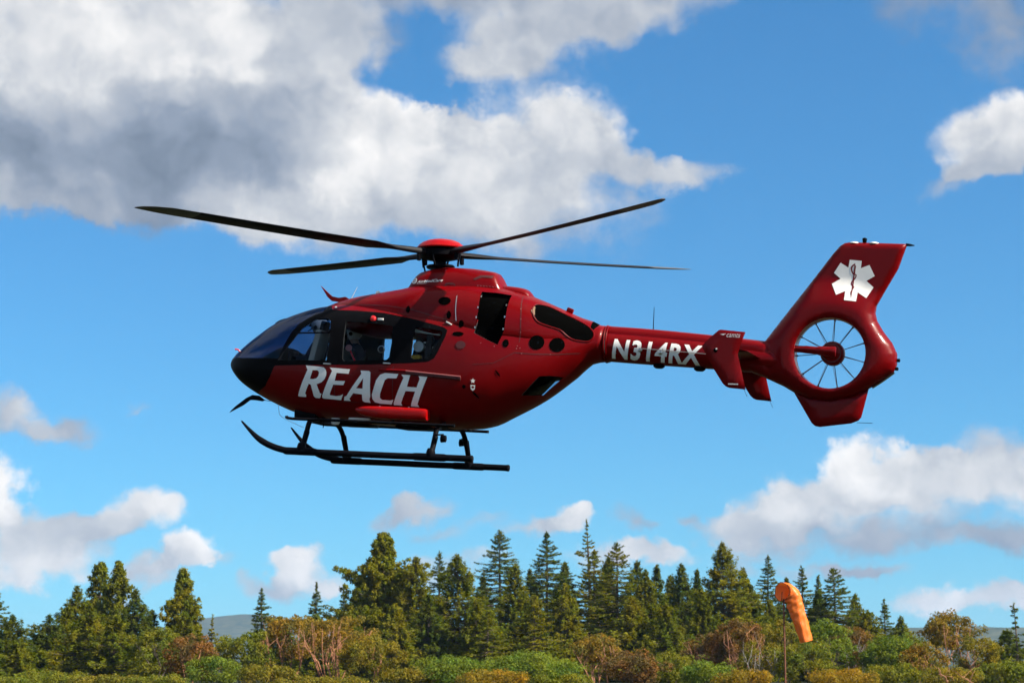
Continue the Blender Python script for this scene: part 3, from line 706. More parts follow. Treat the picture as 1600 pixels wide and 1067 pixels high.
for s in (1, -1): V += [(x, s*y, z) for (x, z), y in zip(half, ys)]
Fc = [f for f in fc] + [[i + n for i in f[::-1]] for f in fc]
me = bpy.data.meshes.new('tail_fin'); me.from_pydata(V, [], Fc)
bm = bmesh.new(); bm.from_mesh(me); bmesh.ops.remove_doubles(bm, verts=bm.verts, dist=.0008); bmesh.ops.recalc_face_normals(bm, faces=bm.faces); bm.to_mesh(me); bm.free()
fin = finish('tail_fin', me, M['red'], heli, True, 55); tag(fin, 'swept red fin with the round tail rotor shroud')
lip = .86*.2
lathe('duct_wall', [(DR + .004, -lip - .004), (DR - .004, -lip*.5), (DR - .012, 0), (DR - .004, lip*.5), (DR + .004, lip + .004)], (DC[0], 0, DC[1]), 'y', M['duct'], fin, 56, cap=False)
# lower fin
VF = [(-5.40, 1.40)] + D['ventral'][0][1:8] + [(-6.45, 1.48), (-6.3, 1.42), (-5.9, 1.36), (-5.6, 1.38)]
bm = fill_bm([VF], .06); half = [(v.co.x, v.co.z) for v in bm.verts]; bm.verts.index_update(); fc = [[v.index for v in f.verts] for f in bm.faces]; bm.free()
ys = [.05*min(seg_dist(np.array(p), VF)/.08, 1)**.6 for p in half]; n = len(half)
V = [(x, s*y, z) for s in (1, -1) for (x, z), y in zip(half, ys)]
me = bpy.data.meshes.new('ventral_fin'); me.from_pydata(V, [], fc + [[i + n for i in f[::-1]] for f in fc])
bm = bmesh.new(); bm.from_mesh(me); bmesh.ops.remove_doubles(bm, verts=bm.verts, dist=.0008); bmesh.ops.recalc_face_normals(bm, faces=bm.faces); bm.to_mesh(me); bm.free()
finish('ventral_fin', me, M['red'], heli, True, 50)
tube('static_wick', [(-6.30, 0, 1.0), (-6.52, 0, 1.0)], .004, M['gear'], fin, 5)
# stator, hub, drive arm, rotor blades
trot = empty('tail_rotor', (DC[0], 0, DC[1]), parent=heli)
lathe('hub', [(.0, .115), (.08, .112), (.13, .09), (.165, .04), (.175, -.02), (.175, -.12), (.13, -.16), (.0, -.17)], (-.02, 0, .01), 'y', M['red'], trot, 28)
lathe('hub_slot', [(.118, .0), (.140, .0), (.140, .006), (.118, .006)], (-.02, .088, .01), 'y', M['seamm'], trot, 28, cap=False)
tube('drive_arm', bez([(.54, .10, .05), (.38, .115, .045), (.18, .14, .03), (.0, .155, .02), (-.09, .15, .015)], 5), [.05]*6 + [.055]*5 + [.068]*5 + [.075]*4 + [.055], M['red'], trot, 14)
for k in range(11):
    a = R(180 - (20.5 + k*360/11)); c, s_ = math.cos(a), math.sin(a)
    tube('stator_vane', [(.15*c - .02, -.04, .15*s_ + .01), (.50*c, -.07, .50*s_)], [.0055, .0075], M['stator'], trot, 6)
    lathe('vane_foot', [(.0, -.02), (.014, -.018), (.014, .018), (.0, .02)], (.485*c, -.07, .485*s_), 'y', M['stator'], trot, 8)
for k in range(10):
    a = R(180 - (20.5 + (k if k < 5 else k + 1)*360/11)); c, s_ = math.cos(a), math.sin(a)
    V = []; Fc = []
    for r in (.16, .33, .488):
        for (u, t) in ((-.022, 0), (0, .004), (.022, 0), (0, -.004)):
            V.append((r*c - t*s_, u - .01, r*s_ + t*c))
    for i in range(2):
        for j in range(4): Fc.append((i*4 + j, i*4 + (j+1) % 4, i*4 + 4 + (j+1) % 4, i*4 + 4 + j))
    mesh_obj('fan_blade', V, Fc + [(3, 2, 1, 0), (8, 9, 10, 11)], M['fan'], trot, False)
# emblem on the fin
decal('star_emblem', [D['star'][0]], tail_y, M['white'], fin, .005, .045)
sn = D['snake'][0]; snk = [tuple(p)[0::2] for p in bez([(x, 0, z) for x, z in sn], 5)]
decal('serpent', [ribbon(snk, list(np.linspace(.022, .007, len(snk))))], tail_y, M['red'], fin, .008, .06)
decal('staff', [ribbon(D['staff'][0] + [(-6.170, 2.775)], [.024, .02, .014, .006])], tail_y, M['red'], fin, .0075, .06)
lathe('fin_lamp', [(.024, -.05), (.03, .02), (.036, .035), (.03, .06), (.0, .07)], (-6.317, 0, 3.575), 'z', M['gear'], fin, 12)
for x in (-6.17, -6.45): lathe('gps_antenna', [(.07, -.01), (.065, .006), (.04, .014), (.0, .016)], (x, 0, 3.566), 'z', M['cream'], fin, 14)
tube('tail_light', [(-6.90, 0, 3.55), (-6.96, 0, 3.545), (-7.02, 0, 3.54)], [.022, .018, .006], M['gear'], fin, 8)
for x, z in ((-6.85, 1.90), (-6.83, 1.78)): lathe('tail_lamp', [(.0, -.03), (.025, -.02), (.025, .02), (.0, .03)], (x, 0, z), 'x', M['gear'], fin, 8)
tube('bumper_strip', [(-6.80, 0, 1.725), (-6.64, 0, 1.598), (-6.50, 0, 1.50)], .016, M['steel'], fin, 6)

# ---- horizontal stabiliser with end plates
stab = empty('stabiliser', (-4.65, 0, 1.86), parent=heli)
V = []; Fc = []
prof = [(.24, 0), (.20, .03), (.08, .045), (-.08, .035), (-.25, .006), (-.26, 0), (-.25, -.004), (-.05, -.02), (.12, -.025), (.21, -.02)]
for y in (-1.3, -.6, .6, 1.3):
    for (x, z) in prof: V.append((x, y, z))
m_ = len(prof)
for i in range(3):
    for j in range(m_): Fc.append((i*m_ + j, i*m_ + (j+1) % m_, (i+1)*m_ + (j+1) % m_, (i+1)*m_ + j))
mesh_obj('tailplane', V, Fc, M['red'], stab, True, 40)
PL = D['plate'][0]
for s in (1, -1):
    bm = fill_bm([[(x + 4.65, z - 1.86) for x, z in PL]], .08); half = [(v.co.x, v.co.z) for v in bm.verts]; bm.verts.index_update(); fc = [[v.index for v in f.verts] for f in bm.faces]; bm.free()
    pl_ = [(x + 4.65, z - 1.86) for x, z in PL]; n = len(half)
    ys = [.022*min(seg_dist(np.array(p), pl_)/.05, 1)**.6 for p in half]
    V = [(x, s*1.3 + q*y, z) for q in (1, -1) for (x, z), y in zip(half, ys)]
    me = bpy.data.meshes.new('end_plate'); me.from_pydata(V, [], fc + [[i + n for i in f[::-1]] for f in fc])
    bm = bmesh.new(); bm.from_mesh(me); bmesh.ops.remove_doubles(bm, verts=bm.verts, dist=.0008); bmesh.ops.recalc_face_normals(bm, faces=bm.faces); bm.to_mesh(me); bm.free()
    ep = finish('end_plate', me, M['red'], stab, True, 50)
    lathe('position_light', [(.0, -.03), (.03, -.02), (.028, .012), (.0, .022)], (.19, s*1.325, .0), 'y', M['hole'], ep, 12)
    lathe('position_lens', [(.0, -.01), (.012, -.006), (.012, .012), (.0, .016)], (.175, s*1.345, .018), 'y', M['light'], ep, 8)
    tube('static_wick', [(-.22, s*1.3, -.52), (-.27, s*1.3, -.62)], .003, M['gear'], ep, 5)
    if s > 0:
        fy = lambda x, z: 1.3235
        text_decals('lettering', 'camts', (.045, .188), (-.145, .186), (.042, .262), fy, M['white'], ep, .0, .002, one=True, shear=.3)
        decal('swoosh', [[(.135, .225), (.10, .232), (.06, .23), (.052, .238), (.085, .212), (.10, .214)]], fy, M['white'], ep, .002, .1)
        for k in range(7): decal('lettering_mark', [[(-.006 - k*.02, -.466), (-.022 - k*.02, -.467), (-.024 - k*.02, -.452), (-.008 - k*.02, -.451)]], fy, M['white'], ep, .002, .1)

# ---- main rotor
rot = empty('main_rotor', (0.015, 0, 3.30), (0, R(2.63), 0), parent=heli)
mast = tube('mast', [(0, 0, -.34), (0, 0, -.1), (0, 0, .06)], [.10, .085, .10], M['gear'], rot, 20)
lathe('swashplate', [(.10, -.22), (.20, -.215), (.22, -.19), (.20, -.165), (.11, -.155)], (0, 0, 0), 'z', M['gear'], rot, 28)
lathe('hub_plate', [(.12, -.10), (.24, -.075), (.31, -.03), (.315, .05), (.22, .09), (.0, .09)], (0, 0, 0), 'z', M['gear'], rot, 28)
lathe('hub_cap', [(.36, .085), (.365, .10), (.34, .135), (.28, .18), (.20, .212), (.10, .23), (.0, .236)], (0, 0, 0), 'z', M['redb'], rot, 36)
for k in range(4):
    a0 = 53.4 + 90*k; a = R(a0); ax = Vector((math.cos(a), math.sin(a), 0)); ch = Vector((-math.sin(a), math.cos(a), 0))   # chord direction (leading edge side)
    def zr(r): return .01 + .20*(r/5.07)**1.35
    V = []; Fc = []
    st = [(.16, .09, .05, 0), (.36, .11, .055, 2), (.60, .13, .05, 5), (.85, .125, .04, 8), (1.05, .22, .030, 10), (1.25, .33, .026, 10), (2.2, .34, .025, 9), (3.2, .34, .024, 8), (4.2, .34, .022, 7), (4.62, .33, .020, 7), (4.85, .26, .016, 6.5), (5.0, .16, .011, 6), (5.07, .06, .006, 6)]
    prof = [(.5, 0), (.42, .55), (.25, .95), (.05, 1.0), (-.2, .7), (-.45, .2), (-.5, 0), (-.45, -.15), (-.2, -.5), (.05, -.75), (.25, -.8), (.42, -.5)]
    for (r, cd, th, tw) in st:
        sweep = -.5*(.34 - cd)*.7 if r > 4.5 else 0
        ct, sn_ = math.cos(R(tw)), math.sin(R(tw)); c0 = ax*r + Vector((0, 0, zr(r)))
        for (u, t) in prof:
            u_ = u*cd + sweep; t_ = t*th
            V.append(c0 + ch*(u_*ct - t_*sn_) + Vector((0, 0, u_*sn_ + t_*ct)))
    m_ = len(prof)
    for i in range(len(st)-1):
        for j in range(m_): Fc.append((i*m_ + j, i*m_ + (j+1) % m_, (i+1)*m_ + (j+1) % m_, (i+1)*m_ + j))
    Fc.append(tuple(range(m_))[::-1]); Fc.append(tuple((len(st)-1)*m_ + j for j in range(m_)))
    me = bpy.data.meshes.new('rotor_blade'); me.from_pydata([tuple(v) for v in V], [], Fc); fix_normals(me)
    b = finish('rotor_blade', me, [M['blade'], M['bladetip']], rot, True, 50)
    me.polygons.foreach_set('material_index', [1 if p.center.xy.length > 4.3 else 0 for p in me.polygons])
    lathe('damper', [(.0, -.06), (.035, -.05), (.035, .05), (.0, .06)], tuple(ax*.40 + Vector((0, 0, -.07))), 'z', M['gear'], rot, 12)
    p1 = ax*.22 + ch*.16
    tube('pitch_link', [p1 + Vector((0, 0, -.19)), ax*.27 + ch*.15 + Vector((0, 0, .0))], .016, M['gear'], rot, 8)
tube('scissor_link', [(.22, .02, -.33), (.26, .05, -.12)], .014, M['gear'], heli and rot, 8)

# ---- landing gear
gear = empty('landing_gear', (0, 0, 0), parent=heli)
for s in (1, -1):
    y = s*1.0; dz = .03 if s > 0 else -.04
    path = bez([(2.66, y, .63), (2.52, y, .49 + dz*.3), (2.36, y, .355 + dz*.6), (2.16, y, .255 + dz*.8), (1.92, y, .20 + dz*.8), (1.6, y, .185 + dz), (1.0, y, .185 + dz), (.3, y, .185 + dz), (-.4, y, .19 + dz), (-.93, y, .19 + dz)], 5)
    rad = [.012 + .036*min(1, i/11) for i in range(len(path))]
    sk = tube('skid', path, rad, M['gear'], gear, 12)
    lathe('skid_cap', [(.0, -.02), (.042, -.02), (.052, -.01), (.052, .02), (.0, .025)], (-.935, y, .19 + dz), 'x', M['gear'], sk, 12)
    for x0, x1 in ((1.95, 1.45), (-.05, -.55)):
        tube('skid_sleeve', [(x0, y, .19 + dz), (x0 - .03, y, .188 + dz), (x1 + .03, y, .188 + dz), (x1, y, .188 + dz)], [.049, .056, .056, .049], M['gear'], sk, 12)
    for x in (1.69, -.31): lathe('saddle', [(.05, -.06), (.075, .0), (.06, .07), (.045, .1)], (x, y*.985, .22 + dz), 'z', M['gear'], sk, 14)
    tube('step', bez([(1.99, s*.90, .735), (1.9, s*.90, .70), (1.2, s*.90, .70), (.3, s*.90, .695), (-.62, s*.90, .69)], 4), .042, M['gear'], gear, 10, .55)
    for x in (1.55, .45, -.35): tube('step_bracket', [(x, s*.90, .69), (x, s*.70, .70), (x, s*.50, .74)], .02, M['gear'], gear, 8)
for x in (1.69, -.31):
    xt = x + (.04 if x > 0 else .03)
    half_ = [(xt, 0, .68), (xt, .35, .69), (xt, .58, .685), (x + .02, .72, .60), (x, .85, .43), (x, .985, .21)]
    path = bez([(a_, -b_, c_) for a_, b_, c_ in half_[::-1]] + half_[1:], 4)
    tube('cross_tube', path, .038, M['gear'], gear, 12)
    for s in (1, -1):
        tube('tube_fairing', [(x + .005, s*.79, .52), (x, s*.965, .25)], [.045, .04], M['gear'], gear, 10)
for s, (dx, dz) in ((1, (-.12, 0)), (-1, (.08, 0))):
    lathe('landing_lamp', [(.0, -.05), (.05, -.04), (.06, .03), (.0, .05)], (-.31 + dx, s*.80, .50), 'x', M['gear'], gear, 14)
    tube('lamp_bracket', [(-.31, s*.82, .55), (-.31 + dx, s*.80, .56), (-.31 + dx, s*.80, .50)], .014, M['gear'], gear, 6)

# ---- belly pod, belly fittings, wire cutters, antennas
PB = Loft([(.98, .90, .86, .02, .88, 2, 2), (.90, .925, .81, .06, .87, 2.5, 2.5), (.75, .938, .775, .10, .86, 3, 3), (.55, .940, .755, .115, .85, 3.5, 3.5), (-.10, .928, .75, .115, .84, 3.5, 3.5), (-.145, .915, .76, .105, .84, 3.2, 3.2)])
V, Fc = loft_data(PB, n=30, m=28, ease=False)
mesh_obj('side_pod', [(x, y + .70, z) for x, y, z in V], Fc, M['redb'], heli, True, 45)
for x in (.15, .6): lathe('pod_fastener', [(.0, -.01), (.012, -.006), (.012, .006), (.0, .01)], (x, .72, .94), 'z', M['light'], heli, 8)
lathe('belly_lamp', [(.0, -.05), (.05, -.045), (.07, .0), (.065, .05)], (1.38, .45, .70), 'z', M['light'], heli, 16)
box_mesh('belly_panel', (1.0, .40, .735), (.34, .16, .07), M['cream'], heli, .02)
box_mesh('belly_equipment', (1.9, .15, .80), (.35, .5, .14), M['gear'], heli, .03)
box_mesh('belly_equipment', (1.2, -.1, .69), (.5, .5, .08), M['gear'], heli, .03)
box_mesh('belly_equipment', (.2, .1, .66), (.5, .6, .06), M['gear'], heli, .02)
def plate_poly(name, poly, th, mt):
    me = prism_mesh(poly, -th/2, th/2); return finish(name, me, mt, heli, False)
plate_poly('wire_cutter', D['cutter'][0], .035, M['red'])
plate_poly('wire_cutter', D['cutter2'][0], .035, M['gear'])
tube('cutter_strut', [(2.98, 0, 1.0), (2.72, 0, 1.0), (2.5, 0, .98)], .006, M['gear'], heli, 6)
tube('wire_antenna', bez([(2.45, .1, .93), (2.44, .1, .84), (2.40, .1, .76), (2.2, .1, .67), (2.02, .1, .60)], 4), .0035, M['light'], heli, 5)
tube('belly_antenna_blade', [(1.62, .3, .72), (1.63, .3, .60)], [.012, .006], M['gear'], heli, 6)
tube('roof_antenna', [(1.42, 0, 2.57), (1.32, 0, 2.78)], [.006, .003], M['light'], heli, 5)
lathe('roof_beacon', [(.04, -.02), (.035, .02), (.02, .04), (.0, .045)], (.98, 0, 2.685), 'z', M['cream'], heli, 12)
tube('wiper', [(2.62, .02, 2.19), (2.55, .02, 2.225), (2.46, .01, 2.27)], [.006, .014, .006], M['gear'], heli, 6)
tube('pitot_tube', [(3.08, .25, 1.72), (3.11, .27, 1.75), (3.15, .28, 1.75)], .012, M['beacon'], heli, 8)

# ---- cabin fittings
cab = empty('cabin_fittings', (0, 0, 0), parent=heli)
box_mesh('cabin_floor', (.55, 0, 1.06), (2.5, 1.06, .05), M['lining'], cab, .01)
box_mesh('cabin_ceiling', (.4, 0, 2.36), (2.0, 1.0, .06), M['lining'], cab, .02)
V, Fc = loft_data(Loft([(2.75, 1.66, 1.1, .30, 1.4, 2.6, 3), (2.55, 1.76, 1.1, .44, 1.4, 2.8, 3), (2.38, 1.82, 1.1, .52, 1.4, 3, 3), (2.30, 1.80, 1.1, .50, 1.4, 3, 3)]), n=12, m=28, ease=False)
mesh_obj('instrument_panel', V, Fc, M['lining'], cab, True, 45)
box_mesh('instrument_screen', (2.27, -.28, 1.66), (.03, .26, .2), M['visor'], cab, .01); box_mesh('instrument_screen', (2.27, .12, 1.66), (.03, .26, .2), M['visor'], cab, .01)
box_mesh('overhead_panel', (1.72, 0, 2.32), (.5, .26, .10), M['lining'], cab, .02)
def seat(x, y, mt=M['seat'], ang=-12):
    sroot = empty('seat', (x, y, 1.05), parent=cab)
    box_mesh('seat_cushion', (.0, 0, .33), (.46, .44, .12), M['lining'], sroot, .04)
    box_mesh('seat_back', (-.24, 0, .68), (.10, .42, .70), mt, sroot, .04, (0, R(ang), 0))
    box_mesh('headrest', (-.33, 0, 1.08), (.07, .26, .16), M['lining'], sroot, .03, (0, R(ang), 0))
    for dy in (-.17, .17): box_mesh('seat_leg', (.0, dy, .14), (.36, .04, .28), M['gear'], sroot, .01)
    return sroot
seat(2.00, .36); seat(2.00, -.36); seat(.62, -.30, M['lining']); seat(.20, .36, M['lining'], -4)
box_mesh('bulkhead_post', (1.33, .0, 1.7), (.06, 1.24, .20), M['lining'], cab, .02)
box_mesh('dark_blocking_panel', (1.37, -.60, 1.66), (.64, .12, 1.12), M['lining'], cab, .03)  # added dark panel, blocks the sky seen through the middle window
box_mesh('monitor_rack', (.05, -.45, 1.50), (.34, .3, .80), M['lining'], cab, .03)
box_mesh('stowed_bag', (.17, .42, 1.70), (.15, .14, .07), M['yellow'], cab, .03)
box_mesh('overhead_cushion', (-.02, .52, 2.085), (.44, .12, .085), M['cream'], cab, .03, (0, R(-6), 0))
lathe('rolled_dressing', [(.0, -.06), (.075, -.05), (.08, .05), (.0, .06)], (.13, .44, 1.86), 'y', M['cream'], cab, 18)
for k, (x, z) in enumerate([(.03, 1.92), (.0, 1.86), (-.05, 1.91), (-.02, 1.80), (-.09, 1.85)]): box_mesh('equipment_clip', (x, .50, z), (.035, .02, .022), M['steel'], cab, .004, (0, R(20*k), 0))
box_mesh('equipment_rack', (-.16, .34, 1.78), (.24, .2, .40), M['lining'], cab, .03)
lathe('oxygen_gauge', [(.055, 0), (.055, .02), (.046, .024), (.046, .0)], (.70, .50, 1.80), 'y', M['steel'], cab, 20, cap=False)
lathe('oxygen_gauge', [(.0, 0), (.045, 0), (.045, .01), (.0, .012)], (.70, .49, 1.80), 'y', M['lining'], cab, 20)
tube('red_strap', [(1.21, .46, 1.78), (1.17, .47, 1.70), (1.12, .48, 1.62)], .014, M['beacon'], cab, 6)
lathe('strap_buckle', [(.0, 0), (.05, 0), (.05, .02), (.0, .025)], (1.23, .46, 1.81), 'y', mat('pink_buckle', (.5, .2, .2), .5), cab, 14)
# ---- crew
def heli_world(p): return Vector(HELI_LOC) + Euler(HELI_ROT).to_matrix() @ Vector(p)
def skinned(edges_pts, radii, edges, root=0, sub=2):
    me = bpy.data.meshes.new('skin'); me.from_pydata(edges_pts, edges, []); o = bpy.data.objects.new('tmp', me); COL.objects.link(o)
    md = o.modifiers.new('s', 'SKIN'); md.use_smooth_shade = True
    for i, r in enumerate(radii):
        sv = me.skin_vertices[0].data[i]; sv.radius = r if isinstance(r, tuple) else (r, r); sv.use_root = (i == root)
    sb = o.modifiers.new('u', 'SUBSURF'); sb.levels = sub; sb.render_levels = sub
    dg = bpy.context.evaluated_depsgraph_get(); dg.update()
    res = bpy.data.meshes.new_from_object(o.evaluated_get(dg)); bpy.data.objects.remove(o); res.materials.clear(); return res
def person(base, label, lean, hands, suit):
    root = empty('person', heli_world(base), HELI_ROT); tag(root, label, 'person', 'crew inside the helicopter')
    P = [(0, 0, .44), (-.06, 0, .60), (-.10, 0, .78), (-.12, 0, .95), (-.11 + lean*.3, 0, 1.03), (-.09 + lean, 0, 1.10), (-.06 + lean, 0, 1.20), (-.05 + lean, 0, 1.28)]
    Rd = [(.16, .13), (.15, .12), (.17, .12), (.15, .10), .06, .065, .09, .07]
    E_ = [(i, i+1) for i in range(7)]
    for s, hd in zip((1, -1), hands):
        i = len(P); hx, hy, hz = hd
        P += [(-.12, s*.19, .94), (.02, s*.25, .68), (hx - .05, hy - s*.02, hz), (hx, hy, hz + .01), (.16, s*.12, .43), (.42, s*.13, .42), (.50, s*.13, .10), (.60, s*.13, .06)]
        Rd += [.075, .055, .042, .035, .085, .065, .05, .04]
        E_ += [(3, i), (i, i+1), (i+1, i+2), (i+2, i+3), (0, i+4), (i+4, i+5), (i+5, i+6), (i+6, i+7)]
        for f in range(5):                              # four fingers and a thumb closed round the control
            j = len(P); off = (f - 1.5)*.02
            if f < 4: P += [(hx + .05, hy + off, hz + .015), (hx + .085 - .004*abs(f-1.5), hy + off, hz - .005), (hx + .075, hy + off, hz - .04)]
            else: P += [(hx + .02, hy - s*.045, hz), (hx + .055, hy - s*.05, hz - .01), (hx + .075, hy - s*.035, hz - .03)]
            Rd += [.010, .009, .008]; E_ += [(i+3, j), (j, j+1), (j+1, j+2)]
    me = skinned(P, Rd, E_)
    idx = []
    for p in me.polygons:
        c = p.center; idx.append(1 if (c.z > 1.045) or any((c - Vector(h)).length < .10 for h in hands) else 0)
    body = finish('body', me, [suit, M['skin']], root, True)
    me.polygons.foreach_set('material_index', idx)
    hx = -.055 + lean
    me = bpy.data.meshes.new('helmet'); bm = bmesh.new(); bmesh.ops.create_uvsphere(bm, u_segments=24, v_segments=16, radius=1)
    for v in bm.verts:
        c = v.co.copy(); front = max(0, c.x)
        v.co = Vector((hx - .015 + c.x*.145, c.y*.125, 1.25 + c.z*.125 - (.035 if (c.x < .3 and c.z < 0) else 0)))
    bmesh.ops.delete(bm, geom=[f for f in bm.faces if f.calc_center_median().x > hx + .055 and f.calc_center_median().z < 1.235], context='FACES')
    bm.to_mesh(me); bm.free(); finish('helmet', me, M['helmet'], root, True)
    V = []; Fc = []
    for i in range(5):
        for k in range(11):
            a = R(-62 + k*12.4); z = 1.20 + i*.018
            V.append((hx - .012 + .150*math.cos(a), .131*math.sin(a), z + .012*math.cos(a)))
    for i in range(4):
        for k in range(10): Fc.append((i*11 + k, i*11 + k + 1, i*11 + k + 12, i*11 + k + 11))
    mesh_obj('visor', V, Fc, M['visor'], root)
    tube('microphone_boom', bez([(hx + .03, .12, 1.17), (hx + .10, .10, 1.13), (hx + .13, .03, 1.13)], 4), .008, M['gear'], root, 6)
    lathe('ear_cup', [(.0, -.02), (.032, -.015), (.028, .012), (.0, .018)], (hx - .02, .118, 1.19), 'y', M['lining'], root, 12)
    mesh_obj('nose', [(hx + .085, -.015, 1.175), (hx + .085, .015, 1.175), (hx + .115, 0, 1.165), (hx + .085, 0, 1.215)], [(0, 2, 1), (0, 3, 2), (1, 2, 3), (0, 1, 3)], M['skin'], root)
    for s in (1, -1): tube('harness_strap', [(-.02, s*.09, .62), (.035, s*.09, .80), (-.02, s*.09, .98), (-.14, s*.09, 1.0)], .018, M['seat'], root, 6, .4)
    return root
person((2.11, -.36, .98), 'pilot in pale helmet and navy suit seated behind the front cabin window', .02, ((.36, .22, .70), (.40, -.12, .74)), M['suit'])
person((1.46, -.20, .88), 'crew member in pale helmet sitting behind the middle cabin window', .03, ((.30, .18, .58), (.30, -.18, .58)), M['suit'])
# ================================================================ land
def terrain_mat(name, c1, c2, scale):
    m = bpy.data.materials.new(name); m.use_nodes = True; nt = m.node_tree; b = nt.nodes['Principled BSDF']; b.inputs['Roughness'].default_value = .95; b.inputs['Specular IOR Level'].default_value = .1
    tc = nt.nodes.new('ShaderNodeTexCoord'); n = nt.nodes.new('ShaderNodeTexNoise'); n.inputs['Scale'].default_value = scale; n.inputs['Detail'].default_value = 8; n.inputs['Roughness'].default_value = .65
    nt.links.new(tc.outputs['Object'], n.inputs['Vector'])
    r = nt.nodes.new('ShaderNodeValToRGB'); r.color_ramp.elements[0].position = .38; r.color_ramp.elements[1].position = .64
    r.color_ramp.elements[0].color = (*c1, 1); r.color_ramp.elements[1].color = (*c2, 1)
    nt.links.new(n.outputs['Fac'], r.inputs[0]); nt.links.new(r.outputs[0], b.inputs['Base Color']); return m
def hash_noise(x, seed):
    v = 0
    for k in range(1, 6): v += math.sin(x*(.9*1.9**k) + seed*k*1.7)*.55**k
    return v
g_m = terrain_mat('field_grass', (.016, .021, .009), (.034, .034, .016), .08)
V = []; Fc = []; nx, ny = 60, 60
xs = np.sign(np.linspace(-1, 1, nx))*np.abs(np.linspace(-1, 1, nx))**2.2*8500
ysv = -300 + np.linspace(0, 1, ny)**2.4*9800
for y in ysv:
    for x in xs:
        d = math.hypot(x, y); V.append((x, y, 0 if d < 150 else .6*math.sin(x*.02)*math.sin(y*.017)*min(1, (d - 150)/400) - .3*min(1, (d-150)/300)))
for j in range(ny-1):
    for i in range(nx-1): Fc.append((j*nx + i, j*nx + i + 1, (j+1)*nx + i + 1, (j+1)*nx + i))
gr = mesh_obj('ground', V, Fc, g_m); tag(gr, kind='structure')
h_m = terrain_mat('forested_slope', (.020, .036, .014), (.075, .080, .035), .02)
def ridge(name, y0, depth, pts, seed, x0, x1):
    f = pchip([p[0] for p in pts], [p[1] for p in pts]); V = []; Fc = []; n, m = 170, 14
    for j in range(m):
        t = j/(m-1)
        for i in range(n):
            x = x0 + (x1 - x0)*i/(n-1)
            h = float(f(x)); h *= math.sin(math.pi*min(t/1.1, 1)*.5 if t <= .55 else math.pi*.5*(1 - (t-.55)/.45))**.8 if t not in (0, 1) else 0
            h += 7*hash_noise(x*.004 + t*3, seed)*min(1, h/30) if h > 0 else 0
            h += 2.2*random.random() if h > 5 else 0
            V.append((x, y0 + depth*t, max(h, -4) if 0 < j < m-1 else -6))
    for j in range(m-1):
        for i in range(n-1): Fc.append((j*n + i, j*n + i + 1, (j+1)*n + i + 1, (j+1)*n + i))
    o = mesh_obj(name, V, Fc, h_m, None, True); tag(o, kind='structure'); return o
random.seed(3)
ridge('hill', 6600, 1500, [(-5200, 80), (-2800, 92), (-2020, 106), (-1600, 90), (-1400, 124), (-1160, 186), (-1000, 200), (-800, 164), (-500, 120), (0, 100), (800, 80), (1600, 110), (3000, 100), (5200, 80)], 2.0, -5200, 5200)
ridge('ridge', 4200, 1200, [(-3600, 20), (0, 24), (400, 44), (660, 68), (840, 92), (960, 100), (1080, 98), (1280, 90), (1800, 80), (3600, 60)], 5.0, -3600, 3600)

# ================================================================ trees
def leaf_mat(name, c, var=.35, hue=(1.25, 1.0, .7), trans=.42):
    m = bpy.data.materials.new(name); m.use_nodes = True; nt = m.node_tree; nt.nodes.clear(); N = nt.nodes; L = nt.links
    g = N.new('ShaderNodeNewGeometry'); tc = N.new('ShaderNodeTexCoord'); n = N.new('ShaderNodeTexNoise'); n.inputs['Scale'].default_value = .55; n.inputs['Detail'].default_value = 3
    oi = N.new('ShaderNodeObjectInfo'); ad = N.new('ShaderNodeVectorMath'); ad.operation = 'ADD'
    L.new(tc.outputs['Object'], ad.inputs[0]); L.new(oi.outputs['Location'], ad.inputs[1]); L.new(ad.outputs[0], n.inputs['Vector'])
    r = N.new('ShaderNodeValToRGB'); L.new(n.outputs['Fac'], r.inputs[0])
    r.color_ramp.elements[0].position = .36; r.color_ramp.elements[0].color = (c[0]*.75, c[1]*.85, c[2]*.9, 1)
    r.color_ramp.elements[1].position = .66; r.color_ramp.elements[1].color = (c[0]*hue[0], c[1]*hue[1], c[2]*hue[2], 1)
    mr = N.new('ShaderNodeMapRange'); mr.inputs['To Min'].default_value = 1 - var; mr.inputs['To Max'].default_value = 1 + var; L.new(g.outputs['Random Per Island'], mr.inputs['Value'])
    sc_ = N.new('ShaderNodeVectorMath'); sc_.operation = 'SCALE'; L.new(r.outputs[0], sc_.inputs[0]); L.new(mr.outputs[0], sc_.inputs['Scale'])
    d = N.new('ShaderNodeBsdfDiffuse'); L.new(sc_.outputs[0], d.inputs[0]); t = N.new('ShaderNodeBsdfTranslucent')
    s2 = N.new('ShaderNodeVectorMath'); s2.operation = 'MULTIPLY'; L.new(sc_.outputs[0], s2.inputs[0]); s2.inputs[1].default_value = (1.3, 1.35, .7); L.new(s2.outputs[0], t.inputs[0])
    mx = N.new('ShaderNodeMixShader'); mx.inputs[0].default_value = trans; L.new(d.outputs[0], mx.inputs[1]); L.new(t.outputs[0], mx.inputs[2])
    o = N.new('ShaderNodeOutputMaterial'); L.new(mx.outputs[0], o.inputs[0]); return m
